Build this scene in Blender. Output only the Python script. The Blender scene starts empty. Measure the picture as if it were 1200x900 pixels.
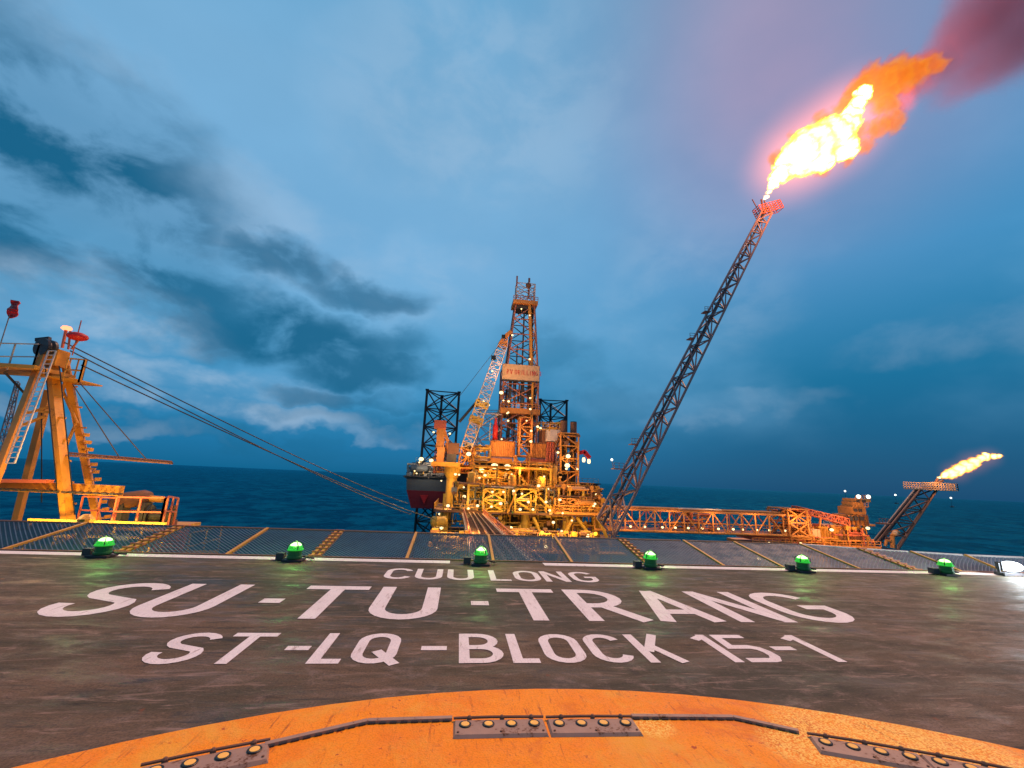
import bpy, math, random
from mathutils import Vector, Matrix
R = math.radians
random.seed(7)
S = bpy.context.scene
COL = S.collection

# ---------------------------------------------------------------- camera
FPX, PITCH, ROLL, YAW, CZ = 499.8, .219414, .0435075, .110449, 1.6
cam_d = bpy.data.cameras.new('camera'); cam = bpy.data.objects.new('camera', cam_d); COL.objects.link(cam)
cam_d.sensor_width = 36; cam_d.lens = FPX / 1200 * 36; cam_d.clip_start = .05; cam_d.clip_end = 80000

def ray(px, py):
    """direction (x right, y ahead, z up) seen at a pixel of the 1200x900 frame"""
    x = (px - 600) / FPX; y = -(py - 450) / FPX
    c, s = math.cos(ROLL), math.sin(ROLL); x, y = c * x - s * y, s * x + c * y
    cp, sp = math.cos(PITCH), math.sin(PITCH)
    F = cp - y * sp; U = sp + y * cp
    cy, sy = math.cos(YAW), math.sin(YAW)
    return Vector((x * cy + F * sy, -x * sy + F * cy, U))
def T(px, py, Y):
    """the point at distance Y ahead of the camera that shows at a pixel"""
    d = ray(px, py); return Vector((0, 0, CZ)) + d * (Y / d.y)
def proj(P):
    v = Vector(P) - Vector((0, 0, CZ)); z = v.dot(fwd); return 600 + FPX * v.dot(rt) / z, 450 - FPX * v.dot(up) / z
fwd = ray(600, 450).normalized(); rt = (ray(700, 450) - ray(600, 450)).normalized(); up = rt.cross(fwd)
m = Matrix((rt, up, -fwd)).transposed().to_4x4(); m.translation = (0, 0, CZ)
cam.matrix_world = m
S.camera = cam
S.render.engine = 'CYCLES'
S.cycles.use_denoising = True
S.cycles.max_bounces = 5; S.cycles.diffuse_bounces = 2; S.cycles.glossy_bounces = 2; S.cycles.transmission_bounces = 3
S.cycles.transparent_max_bounces = 12; S.cycles.volume_bounces = 0
S.cycles.sample_clamp_indirect = 4; S.cycles.sample_clamp_direct = 12
S.cycles.volume_step_rate = 1; S.cycles.volume_max_steps = 256
S.view_settings.view_transform = 'Standard'; S.view_settings.look = 'None'
S.view_settings.gamma = 1; S.view_settings.exposure = 0; S.view_settings.use_curve_mapping = False

SUN_EL, SUN_AZ = 55, 40          # degrees; azimuth clockwise from straight ahead
sun_d = bpy.data.lights.new('sun', 'SUN'); sun = bpy.data.objects.new('sun', sun_d); COL.objects.link(sun)
sun_d.energy = 3.3; sun_d.angle = R(14); sun_d.color = (1, .53, .33)
sdir = Vector((math.sin(R(SUN_AZ)) * math.cos(R(SUN_EL)), math.cos(R(SUN_AZ)) * math.cos(R(SUN_EL)), math.sin(R(SUN_EL))))
sun.rotation_euler = sdir.to_track_quat('Z', 'Y').to_euler()

# ---------------------------------------------------------------- world: dusk sky with clouds
W = bpy.data.worlds.new('World'); S.world = W; W.use_nodes = True
nt = W.node_tree; nt.nodes.clear()
class NB:
    """small node-graph writer"""
    def __init__(s, nt): s.nt = nt
    def n(s, t, **kw):
        o = s.nt.nodes.new(t)
        for k, v in kw.items(): setattr(o, k, v)
        return o
    def put(s, sock, v):
        if isinstance(v, bpy.types.NodeSocket): s.nt.links.new(v, sock)
        elif v is not None:
            if sock.type == 'RGBA' and len(v) == 3: v = (*v, 1)
            sock.default_value = v
    def m(s, op, a, b=None, c=None, clamp=False):
        o = s.n('ShaderNodeMath', operation=op); o.use_clamp = clamp
        for i, v in enumerate((a, b, c)): s.put(o.inputs[i], v)
        return o.outputs[0]
    def v(s, op, a, b=None):
        o = s.n('ShaderNodeVectorMath', operation=op); s.put(o.inputs[0], a)
        if op == 'SCALE': s.put(o.inputs[3], b)
        else: s.put(o.inputs[1], b)
        return o.outputs['Value'] if op in ('DISTANCE', 'LENGTH', 'DOT_PRODUCT') else o.outputs[0]
    def sep(s, a):
        o = s.n('ShaderNodeSeparateXYZ'); s.put(o.inputs[0], a); return o.outputs
    def comb(s, x, y, z):
        o = s.n('ShaderNodeCombineXYZ'); s.put(o.inputs[0], x); s.put(o.inputs[1], y); s.put(o.inputs[2], z); return o.outputs[0]
    def noise(s, vec, scale, detail=4, rough=.5, dist=0, col=False):
        o = s.n('ShaderNodeTexNoise'); s.put(o.inputs['Vector'], vec)
        o.inputs['Scale'].default_value = scale; o.inputs['Detail'].default_value = detail
        o.inputs['Roughness'].default_value = rough; o.inputs['Distortion'].default_value = dist
        return o.outputs['Color' if col else 'Fac']
    def map(s, v, a, b, c=0., d=1., smooth=True):
        o = s.n('ShaderNodeMapRange', interpolation_type='SMOOTHSTEP' if smooth else 'LINEAR')
        for i, x in enumerate((v, a, b, c, d)): s.put(o.inputs[i], x)
        return o.outputs[0]
    def mix(s, f, a, b, t='MIX'):
        o = s.n('ShaderNodeMix', data_type='RGBA', blend_type=t)
        s.put(o.inputs[0], f); s.put(o.inputs[6], a); s.put(o.inputs[7], b); return o.outputs[2]
    def ramp(s, f, stops, interp='LINEAR'):
        o = s.n('ShaderNodeValToRGB'); s.put(o.inputs[0], f); cr = o.color_ramp; cr.interpolation = interp
        while len(cr.elements) < len(stops): cr.elements.new(.5)
        for e, (p, c) in zip(cr.elements, stops): e.position = p; e.color = (*c, 1)
        return o.outputs[0]
g = NB(nt)
gen = g.n('ShaderNodeTexCoord').outputs['Generated']
dirn = g.v('NORMALIZE', gen)
dx, dy, dz = g.sep(dirn)[:3]
DEG = 180 / math.pi
az = g.m('MULTIPLY', g.m('ARCTAN2', dx, dy), DEG)
el = g.m('MULTIPLY', g.m('ARCSINE', dz), DEG)
el01 = g.map(el, 0, 60, smooth=False)
left = g.ramp(el01, [(0, (.000, .105, .235)), (.05, (.004, .14, .31)), (.13, (.02, .20, .40)), (.27, (.065, .28, .50)), (.45, (.14, .345, .57)), (.7, (.15, .34, .54)), (1, (.10, .31, .52))])
right = g.ramp(el01, [(0, (.000, .055, .14)), (.06, (.000, .075, .175)), (.2, (.003, .13, .27)), (.4, (.04, .23, .45)), (.6, (.09, .25, .46)), (1, (.14, .22, .36))])
sky = g.mix(g.map(az, -5, 48), left, right)
def azel(px, py):
    d = ray(px, py).normalized(); return math.degrees(math.atan2(d.x, d.y)), math.degrees(math.asin(d.z))
flatc = g.v('MULTIPLY', dirn, (1, 1, 1.55))
warp = g.v('SCALE', g.v('SUBTRACT', g.noise(flatc, 4.2, 5, .55, col=True), (.5, .5, .5)), 13.)
azel_v = g.v('ADD', g.comb(az, el, 0.), warp)
wx, wy = g.sep(azel_v)[:2]
def blobs(lst):
    out = None
    for px, py, rx, ry, wgt in lst:
        a0, e0 = azel(px, py); sx, sy = rx / 8.7, ry / 8.7     # about 8.7 px per degree
        dxn = g.m('DIVIDE', g.m('SUBTRACT', wx, a0), sx); dyn = g.m('DIVIDE', g.m('SUBTRACT', wy, e0), sy)
        dd = g.m('ADD', g.m('MULTIPLY', dxn, dxn), g.m('MULTIPLY', dyn, dyn))
        k = g.m('MULTIPLY', g.map(dd, 1.25, .1), wgt)
        out = k if out is None else g.m('MAXIMUM', out, k)
    return out
cn = g.noise(flatc, 6.0, 7, .56, .25)
cn2 = g.noise(flatc, 2.1, 5, .5)
dark = blobs([(20, 175, 175, 100, 1.), (130, 215, 110, 60, .8), (0, 260, 90, 50, .9), (190, 330, 80, 40, .85), (320, 300, 70, 30, .8), (430, 335, 90, 26, .75), (340, 385, 150, 34, .95), (250, 360, 90, 40, .8),
              (420, 425, 90, 30, .9), (385, 462, 70, 16, .7), (90, 250, 60, 40, .7), (470, 470, 90, 14, .5), (640, 410, 70, 40, .35), (690, 460, 110, 30, .35), (150, 505, 200, 10, .35), (560, 500, 260, 14, .4)])
light = blobs([(70, 345, 120, 26, .9), (250, 260, 190, 60, .5), (60, 60, 120, 40, .35), (170, 430, 200, 24, .7), (420, 500, 130, 12, .35), (260, 480, 160, 16, .8), (500, 330, 100, 60, .35), (560, 120, 240, 110, .4), (800, 330, 120, 90, .25), (1150, 390, 110, 26, .18), (860, 480, 90, 16, .2), (60, 500, 120, 10, .5)])
dm = g.m('MULTIPLY', dark, g.map(cn, .34, .53, .34, 1.))
lm = g.m('MULTIPLY', light, g.map(cn, .38, .62, .15, 1.))
sky = g.mix(g.m('MULTIPLY', g.map(cn2, .4, .68), g.map(el, 2, 12, 0, .35)), sky, (.19, .42, .66))
sky = g.mix(g.m('MULTIPLY', lm, .75), sky, (.36, .48, .62))
sky = g.mix(g.m('MULTIPLY', dm, .97), sky, (.001, .095, .20))
# cloud base lit by the flare: a wide pinkish area of cloud above the platform
fa, fe = azel(930, 150)
pd = g.m('ADD', g.m('POWER', g.m('DIVIDE', g.m('SUBTRACT', az, fa), 34.), 2.), g.m('POWER', g.m('DIVIDE', g.m('SUBTRACT', el, fe + 6), 30.), 2.))
sky = g.mix(g.m('MULTIPLY', g.m('POWER', g.map(g.m('SQRT', pd), 1., 0., smooth=True), 1.3), g.map(cn2, .3, .7, .34, .62)), sky, (.42, .22, .33))
fa, fe = azel(1165, 60)
pd2 = g.m('ADD', g.m('POWER', g.m('DIVIDE', g.m('SUBTRACT', az, fa), 13.), 2.), g.m('POWER', g.m('DIVIDE', g.m('SUBTRACT', el, fe), 9.), 2.))
bg = g.n('ShaderNodeBackground'); g.put(bg.inputs[0], sky); bg.inputs[1].default_value = 1.18
nish = g.n('ShaderNodeTexSky', sky_type='NISHITA'); nish.sun_disc = False
nish.sun_elevation = R(SUN_EL); nish.sun_rotation = R(SUN_AZ)
bg2 = g.n('ShaderNodeBackground'); g.put(bg2.inputs[0], nish.outputs[0]); bg2.inputs[1].default_value = .002
add = g.n('ShaderNodeAddShader'); nt.links.new(bg.outputs[0], add.inputs[0]); nt.links.new(bg2.outputs[0], add.inputs[1])
wo = g.n('ShaderNodeOutputWorld'); nt.links.new(add.outputs[0], wo.inputs[0])
W.cycles.sampling_method = 'MANUAL'; W.cycles.sample_map_resolution = 512

# ---------------------------------------------------------------- materials
def newmat(name):
    m = bpy.data.materials.new(name); m.use_nodes = True; m.node_tree.nodes.clear()
    g = NB(m.node_tree); out = g.n('ShaderNodeOutputMaterial'); return m, g, out
def paint(name, col, rough=.5, metal=0., wear=.25, rust=(.16, .06, .03), scale=1.5, bump=.0):
    m, g, out = newmat(name)
    tc = g.n('ShaderNodeTexCoord').outputs['Object']
    n1 = g.noise(tc, scale, 6, .65); n2 = g.noise(tc, scale * 6, 3, .6)
    c = g.mix(g.map(n1, .3, .7, 0, .45), col, tuple(x * .62 for x in col))
    c = g.mix(g.m('MULTIPLY', g.map(g.m('ADD', g.m('MULTIPLY', n1, .6), g.m('MULTIPLY', n2, .4)), .54, .66), wear * 2, clamp=True), c, rust)
    b = g.n('ShaderNodeBsdfPrincipled'); g.put(b.inputs['Base Color'], c)
    b.inputs['Specular IOR Level'].default_value = .3
    g.put(b.inputs['Roughness'], g.map(n2, .3, .7, rough - .12, rough + .15)); b.inputs['Metallic'].default_value = metal
    g.nt.links.new(b.outputs[0], out.inputs[0]); return m
def emit(name, col, s, sample=False):
    m, g, out = newmat(name); e = g.n('ShaderNodeEmission'); g.put(e.inputs[0], col); e.inputs[1].default_value = s
    g.nt.links.new(e.outputs[0], out.inputs[0])
    if not sample: m.cycles.emission_sampling = 'NONE'
    return m
M = dict(
    yellow=paint('yellow_paint', (.52, .29, .045), .45, wear=.4), orange=paint('orange_paint', (.58, .23, .055), .5, wear=.35),
    amber=paint('amber_paint', (.60, .27, .04), .5, wear=.3),
    gantry=paint('gantry_paint', (.62, .25, .025), .48, wear=.45, rust=(.13, .045, .02), scale=2.4),
    pink=paint('pale_paint', (.62, .50, .46), .5, wear=.2), white=paint('white_paint', (.74, .70, .66), .5, wear=.2),
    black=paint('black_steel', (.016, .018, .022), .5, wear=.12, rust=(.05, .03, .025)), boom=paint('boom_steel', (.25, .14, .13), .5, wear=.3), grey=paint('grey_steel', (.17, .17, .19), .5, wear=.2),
    dark=paint('dark_steel', (.05, .045, .05), .5, wear=.2), red=paint('red_paint', (.5, .02, .025), .45, wear=.1),
    hullgrey=paint('hull_grey', (.085, .09, .10), .6, scale=.2, wear=.15), hullred=paint('hull_red', (.17, .012, .022), .6, scale=.2, wear=.15),
    rust=paint('rusty_steel', (.20, .09, .055), .7, wear=.5), pipe=paint('galvanised_pipe', (.5, .42, .36), .4, metal=.4, wear=.25),
    green=paint('green_lamp_body', (.03, .16, .05), .4, wear=.1), wire=paint('net_wire', (.15, .175, .22), .5, wear=.15, scale=.6),
    redpaint=paint('rust_red', (.55, .13, .07), .5, wear=.2), cream=paint('cream_cladding', (.62, .40, .24), .55, wear=.2), plate=paint('worn_plate', (.36, .215, .15), .5, wear=.7, rust=(.13, .05, .02), scale=7),
    lamp=emit('lamp_warm', (1, .74, .34), 2.6), lampw=emit('lamp_white', (.95, 1, .85), 3), lampg=emit('lamp_green', (.50, 1, .34), 3.2), glow_green=None,
    lampr=emit('lamp_red', (1, .25, .12), 3), lampb=emit('lamp_bright_white', (.85, .97, 1), 40),
    lens=None)

# lettering paint and deck
def deck_mat():
    m, g, out = newmat('worn_deck_coating')
    tc = g.n('ShaderNodeTexCoord').outputs['Object']
    st = g.v('MULTIPLY', tc, (.35, 1.1, 1))
    n1 = g.noise(st, .9, 9, .68, .6); n2 = g.noise(tc, 3.3, 8, .7, .4); n3 = g.noise(tc, 60, 3, .6); n4 = g.noise(g.v('ADD', st, (7, 3, 0)), .45, 5, .6)
    c = g.mix(g.map(n1, .36, .64), (.070, .053, .031), (.150, .092, .056))
    c = g.mix(g.map(n4, .47, .66, 0, .8), c, (.042, .042, .030))
    c = g.mix(g.map(n2, .52, .70, 0, .6), c, (.23, .155, .125))
    c = g.mix(g.map(n2, .45, .30, 0, .65), c, (.035, .030, .030))
    c = g.mix(g.map(n3, .40, .68, 0, .5), c, (.028, .024, .02))
    n5 = g.noise(g.v('MULTIPLY', tc, (.9, 5.5, 1)), 1.7, 8, .75, .8); c = g.mix(g.map(n5, .53, .68, 0, .8), c, (.27, .175, .135)); c = g.mix(g.map(n5, .46, .34, 0, .75), c, (.025, .022, .02))
    n7 = g.noise(g.v('MULTIPLY', tc, (14, 40, 1)), 1., 4, .7); c = g.mix(g.map(n7, .58, .72, 0, .5), c, (.24, .16, .125))
    n6 = g.noise(g.v('ADD', tc, (31, 5, 0)), 5.5, 3, .5); c = g.mix(g.map(n6, .70, .76, 0, .7), c, (.17, .05, .02))
    b = g.n('ShaderNodeBsdfPrincipled'); g.put(b.inputs['Base Color'], c)
    g.put(b.inputs['Roughness'], g.map(g.noise(g.v('MULTIPLY', tc, (.8, 2.2, 1)), 1.3, 7, .7, .5), .40, .68, .80, .42))
    b.inputs['Specular IOR Level'].default_value = .17
    bp = g.n('ShaderNodeBump'); bp.inputs['Strength'].default_value = .5; bp.inputs['Distance'].default_value = .006
    g.put(bp.inputs['Height'], g.m('ADD', n3, g.m('MULTIPLY', n2, 1.5))); g.put(b.inputs['Normal'], bp.outputs[0])
    g.nt.links.new(b.outputs[0], out.inputs[0]); return m
def mark_mat(name, col, worn, dirt, thr=.60, rough=.5, flecks=False):
    m, g, out = newmat(name)
    tc = g.n('ShaderNodeTexCoord').outputs['Object']
    n1 = g.noise(tc, 2.2, 8, .65); n2 = g.noise(tc, 26, 5, .7); n3 = g.noise(tc, 7, 6, .7, .6); n4 = g.noise(tc, 90, 2, .6)
    c = g.mix(g.map(n1, .35, .68, 0, .6), col, worn)
    c = g.mix(g.map(g.m('ADD', g.m('MULTIPLY', n2, .5), g.m('MULTIPLY', n3, .5)), thr, thr + .08, 0, .8), c, dirt)
    c = g.mix(g.map(n4, .45, .72, 0, .45), c, tuple(x * .5 for x in col))
    sc = g.noise(g.v('MULTIPLY', tc, (9, 1.4, 1)), 2.2, 6, .7, .5); c = g.mix(g.map(sc, .55, .70, 0, .7), c, dirt)
    if flecks:
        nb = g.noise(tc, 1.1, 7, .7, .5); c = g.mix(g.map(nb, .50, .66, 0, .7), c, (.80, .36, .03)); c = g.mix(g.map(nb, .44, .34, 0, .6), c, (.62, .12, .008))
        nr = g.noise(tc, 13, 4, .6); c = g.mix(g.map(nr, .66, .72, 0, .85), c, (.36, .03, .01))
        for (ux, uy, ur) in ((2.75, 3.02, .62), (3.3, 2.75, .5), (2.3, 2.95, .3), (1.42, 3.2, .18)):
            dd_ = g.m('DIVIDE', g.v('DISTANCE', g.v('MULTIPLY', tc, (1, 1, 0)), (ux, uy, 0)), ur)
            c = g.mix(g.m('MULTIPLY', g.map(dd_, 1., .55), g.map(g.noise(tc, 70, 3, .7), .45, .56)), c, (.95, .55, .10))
    b = g.n('ShaderNodeBsdfPrincipled'); g.put(b.inputs['Base Color'], c); g.put(b.inputs['Roughness'], g.map(n3, .3, .7, rough + .2, rough))
    b.inputs['Specular IOR Level'].default_value = .25
    bp = g.n('ShaderNodeBump'); bp.inputs['Strength'].default_value = .8; bp.inputs['Distance'].default_value = .006
    g.put(bp.inputs['Height'], g.m('ADD', n4, n2)); g.put(b.inputs['Normal'], bp.outputs[0])
    g.nt.links.new(b.outputs[0], out.inputs[0]); return m
M['deck'] = deck_mat()
M['mark'] = mark_mat('white_marking', (.80, .70, .68), (.66, .55, .53), (.30, .20, .17), .63)
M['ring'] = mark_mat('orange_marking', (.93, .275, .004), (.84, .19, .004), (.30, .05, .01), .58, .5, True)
def sea_mat():
    m, g, out = newmat('sea_water')
    tc = g.n('ShaderNodeTexCoord').outputs['Object']
    b = g.n('ShaderNodeBsdfDiffuse'); gl_ = g.n('ShaderNodeBsdfGlossy'); mx = g.n('ShaderNodeMixShader'); fr_ = g.n('ShaderNodeFresnel'); fr_.inputs[0].default_value = 1.33
    g.put(b.inputs[0], g.mix(g.map(g.noise(g.v('MULTIPLY', tc, (1, .7, 1)), .045, 9, .74, .4), .44, .58), (.0001, .014, .034), (.0008, .060, .105)))
    gl_.inputs[0].default_value = (.05, .55, .80, 1); gl_.inputs['Roughness'].default_value = .18
    n = g.m('ADD', g.noise(g.v('MULTIPLY', tc, (1, 1.6, 1)), .14, 6, .62, .3), g.m('MULTIPLY', g.noise(tc, .022, 3, .5), 3.0))
    bp = g.n('ShaderNodeBump'); bp.inputs['Strength'].default_value = 1; bp.inputs['Distance'].default_value = 2.2
    g.put(bp.inputs['Height'], n); g.put(b.inputs['Normal'], bp.outputs[0]); g.put(gl_.inputs['Normal'], bp.outputs[0]); g.put(fr_.inputs['Normal'], bp.outputs[0])
    g.put(mx.inputs[0], g.m('MULTIPLY', fr_.outputs[0], .55)); g.nt.links.new(b.outputs[0], mx.inputs[1]); g.nt.links.new(gl_.outputs[0], mx.inputs[2]); b = mx
    g.nt.links.new(b.outputs[0], out.inputs[0]); return m
M['sea'] = sea_mat()
m_, g_, o_ = newmat('lamp_glass')
b_ = g_.n('ShaderNodeBsdfPrincipled'); b_.inputs['Base Color'].default_value = (1., .50, .06, 1); b_.inputs['Roughness'].default_value = .15
g_.nt.links.new(b_.outputs[0], o_.inputs[0]); M['lens'] = m_
m_, g_, o_ = newmat('green_glass_lit')
b_ = g_.n('ShaderNodeBsdfPrincipled'); b_.inputs['Base Color'].default_value = (.012, .20, .03, 1); b_.inputs['Roughness'].default_value = .18
b_.inputs['Emission Color'].default_value = (.05, .8, .05, 1); b_.inputs['Emission Strength'].default_value = .5
g_.nt.links.new(b_.outputs[0], o_.inputs[0]); M['glow_green'] = m_; m_.cycles.emission_sampling = 'NONE'

# ---------------------------------------------------------------- mesh helpers
class MB:
    def __init__(s): s.v = []; s.f = []; s.sm = False
    def quadbox(s, P):
        """eight corners: bottom ring 0-3, top ring 4-7"""
        i = len(s.v); s.v += [tuple(p) for p in P]
        s.f += [(i+3, i+2, i+1, i), (i+4, i+5, i+6, i+7)] + [(i+a, i+(a+1) % 4, i+(a+1) % 4+4, i+a+4) for a in range(4)]
        return s
    def box(s, c, d, rz=0):
        c = Vector(c); x, y, z = (a / 2 for a in d); q = Matrix.Rotation(rz, 3, 'Z')
        return s.quadbox([c + q @ Vector(p) for p in ((-x, -y, -z), (x, -y, -z), (x, y, -z), (-x, y, -z), (-x, -y, z), (x, -y, z), (x, y, z), (-x, y, z))])
    def bar(s, a, b, w, h=None, n=4):
        """prism along a-b; four sides, or n-sided round"""
        a = Vector(a); b = Vector(b); h = h or w; d = b - a
        if d.length < 1e-5: return s
        d.normalize(); u = Vector((0, 0, 1)) if abs(d.z) < .95 else Vector((0, 1, 0))
        x = d.cross(u).normalized(); y = x.cross(d)
        i = len(s.v); o = math.pi / n
        for p in (a, b):
            for k in range(n):
                t = o + 2 * math.pi * k / n; e = 1 / math.cos(o) if n == 4 else 1
                s.v.append(tuple(p + x * (math.cos(t) * e * w / 2) + y * (math.sin(t) * e * h / 2)))
        s.f += [tuple(i + k for k in range(n)), tuple(i + n + k for k in reversed(range(n)))]
        s.f += [(i + k, i + n + k, i + n + (k + 1) % n, i + (k + 1) % n) for k in range(n)]
        return s
    def tube(s, a, b, r, n=8): return s.bar(a, b, 2 * r, n=n)
    def path(s, pts, r, n=6):
        for a, b in zip(pts, pts[1:]): s.tube(a, b, r, n)
        return s
    def lathe(s, base, prof, axis=(0, 0, 1), n=16):
        """profile [(radius, height)] about an axis"""
        b = Vector(base); d = Vector(axis).normalized(); u = Vector((0, 0, 1)) if abs(d.z) < .95 else Vector((0, 1, 0))
        x = d.cross(u).normalized(); y = d.cross(x); i = len(s.v)
        for r, h in prof:
            for k in range(n):
                t = 2 * math.pi * k / n; s.v.append(tuple(b + d * h + x * (math.cos(t) * r) + y * (math.sin(t) * r)))
        for j in range(len(prof) - 1):
            for k in range(n):
                s.f.append((i + j*n + k, i + j*n + (k+1) % n, i + (j+1)*n + (k+1) % n, i + (j+1)*n + k))
        s.f += [tuple(i + k for k in reversed(range(n))), tuple(i + (len(prof)-1)*n + k for k in range(n))]
        return s
    def ball(s, c, r, n=10, sq=1.):
        k = 6
        return s.lathe(Vector(c), [(max(.001, r * math.sin(math.pi * j / k)), -r * sq * math.cos(math.pi * j / k)) for j in range(k + 1)], n=n)
    def lattice(s, A, B, n, wc, wb, style='x', ring=True, faces=None, round_=True):
        """truss from end frame A to end frame B (matching corner lists)"""
        k = len(A); A = [Vector(p) for p in A]; B = [Vector(p) for p in B]; N = 6 if round_ else 4
        fr = [[A[i].lerp(B[i], j / n) for i in range(k)] for j in range(n + 1)]
        for i in range(k): s.bar(A[i], B[i], wc, n=N)
        fc = faces if faces is not None else range(k)
        for j in range(n + 1):
            if ring:
                for i in fc: s.bar(fr[j][i], fr[j][(i + 1) % k], wb)
            if j < n:
                for i in fc:
                    a, b, c, d = fr[j][i], fr[j][(i+1) % k], fr[j+1][i], fr[j+1][(i+1) % k]
                    if style == 'x': s.bar(a, d, wb); s.bar(b, c, wb)
                    elif style == 'z': s.bar(*((a, d) if (j + i) % 2 else (b, c)), wb)
                    elif style == 'k':
                        mm = (c + d) / 2; s.bar(a, mm, wb); s.bar(b, mm, wb)
        return s
    def rail(s, pts, h=1.1, gap=1.6, w=.05, mids=2):
        pts = [Vector(p) for p in pts]; z = Vector((0, 0, 1))
        for a, b in zip(pts, pts[1:]):
            n = max(1, round((b - a).length / gap))
            for i in range(n + 1): p = a.lerp(b, i / n); s.bar(p, p + z * h, w)
            for j in range(mids): s.bar(a + z * h * (j + 1) / mids, b + z * h * (j + 1) / mids, w)
        return s
    def corr(s, x0, x1, y, z0, z1, n, dp, depth):
        """ribbed box: front face folded n times, set dp deep"""
        xs = []; st = (x1 - x0) / n
        for i in range(n): xs += [(x0 + st * i, 0), (x0 + st * (i + .3), 0), (x0 + st * (i + .45), dp), (x0 + st * (i + .85), dp)]
        xs.append((x1, 0)); i = len(s.v)
        for x, d in xs: s.v += [(x, y + d, z0), (x, y + d, z1)]
        for j in range(len(xs) - 1): s.f.append((i + 2*j, i + 2*j + 2, i + 2*j + 3, i + 2*j + 1))
        s.box(((x0 + x1) / 2, y + dp + .02 + depth / 2, (z0 + z1) / 2), (x1 - x0, depth, z1 - z0)); return s
    def build(s, name, mat, parent=None, smooth=False):
        me = bpy.data.meshes.new(name); o = bpy.data.objects.new(name, me); COL.objects.link(o)
        off = Vector((0, 0, 0)); p = parent
        while p is not None: off += p.location; p = p.parent
        me.from_pydata([tuple(Vector(v) - off) for v in s.v], [], s.f); me.materials.append(mat); me.update()
        if smooth:
            for q in me.polygons: q.use_smooth = len(q.vertices) == 4
        if parent is not None: o.parent = parent
        return o
def thing(name, label, cat, loc, group=None):
    o = bpy.data.objects.new(name, None); COL.objects.link(o); o.location = loc; o.empty_display_size = .2
    o['label'] = label; o['category'] = cat
    if group: o['group'] = group
    return o
def tag(o, label, cat, group=None):
    o['label'] = label; o['category'] = cat
    if group: o['group'] = group
    return o
def structure(o): o['kind'] = 'structure'; return o
def copy_tree(o, parent=None):
    c = o.copy(); COL.objects.link(c)
    if parent is not None: c.parent = parent
    for ch in list(o.children): copy_tree(ch, c)
    return c
def point(px, energy, col, r=.3, name='lamp_light'):
    d = bpy.data.lights.new(name, 'POINT'); d.energy = energy; d.color = col; d.shadow_soft_size = r
    o = bpy.data.objects.new(name, d); o.location = px; COL.objects.link(o); return o
def PB(x0, y0, x1, y1, Y):
    """X left, X right, Z bottom, Z top of what fills a pixel rectangle at distance Y"""
    mx, my = (x0 + x1) / 2, (y0 + y1) / 2
    return T(x0, my, Y).x, T(x1, my, Y).x, T(mx, y1, Y).z, T(mx, y0, Y).z
def pbox(mb, x0, y0, x1, y1, Y, d):
    a, b, c, e = PB(x0, y0, x1, y1, Y); mb.box(((a + b) / 2, Y + d / 2, (c + e) / 2), (b - a, d, e - c)); return mb

# ================================================================ SEA
SEA = -32
mb = MB(); n = 24
mb.v = [(-30000, -2000, SEA), (30000, -2000, SEA), (30000, 45000, SEA), (-30000, 45000, SEA)]; mb.f = [(0, 1, 2, 3)]
structure(mb.build('sea', M['sea']))

# ================================================================ HELIDECK
EY = 8.95                                                  # far edge of the deck
poly = [(-17.5, EY), (15.2, EY), (19.5, 4.6), (19.5, -13), (-19.5, -13), (-19.5, 6.9)]
def slab(poly, z0, z1):
    mb = MB(); k = len(poly)
    mb.v = [(x, y, z0) for x, y in poly] + [(x, y, z1) for x, y in poly]
    mb.f = [tuple(range(k)), tuple(reversed(range(k, 2 * k)))] + [(i, i + k, (i + 1) % k + k, (i + 1) % k) for i in range(k)]
    return mb
deck = structure(slab(poly, -.35, 0).build('helideck', M['deck']))
bv = MB()
bv.box((-1.2, EY + .03, -.06), (32.6, .06, .16)); bv.build('edge_kerb', M['rust'], deck)
def strip(pts, t, z, mb, closed=False):
    """flat ribbon of width t along pts"""
    P = [Vector(p) for p in pts]; k = len(P); i0 = len(mb.v)
    for i in range(k):
        a = P[i - 1] if (i > 0 or closed) else None; b = P[(i + 1) % k] if (i < k - 1 or closed) else None
        d1 = (P[i] - a).normalized() if a is not None else None; d2 = (b - P[i]).normalized() if b is not None else None
        d1 = d1 if d1 is not None else d2; d2 = d2 if d2 is not None else d1
        t_ = (d1 + d2).normalized(); nn = Vector((-t_.y, t_.x)); c = max(.35, nn.dot(Vector((-d1.y, d1.x))))
        for s_ in (1, -1): q = P[i] + nn * (s_ * t / 2 / c); mb.v.append((q.x, q.y, z))
    for i in range(k if closed else k - 1):
        j = (i + 1) % k; mb.f.append((i0 + 2*i, i0 + 2*i + 1, i0 + 2*j + 1, i0 + 2*j))
def arc(cx, cy, rx, ry, a0, a1, n=9):
    return [(cx + rx * math.cos(R(a0 + (a1 - a0) * i / n)), cy + ry * math.sin(R(a0 + (a1 - a0) * i / n))) for i in range(n + 1)]
def smooth(pts, n=6):
    out = []; P = [Vector(p) for p in pts]; P = [2 * P[0] - P[1]] + P + [2 * P[-1] - P[-2]]
    for i in range(1, len(P) - 2):
        for j in range(n):
            t = j / n; p0, p1, p2, p3 = P[i-1:i+3]
            out.append(tuple(.5 * ((2*p1) + (p2-p0)*t + (2*p0-5*p1+4*p2-p3)*t*t + (3*p1-p0-3*p2+p3)*t**3)))
    return out + [tuple(P[-2])]
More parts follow.
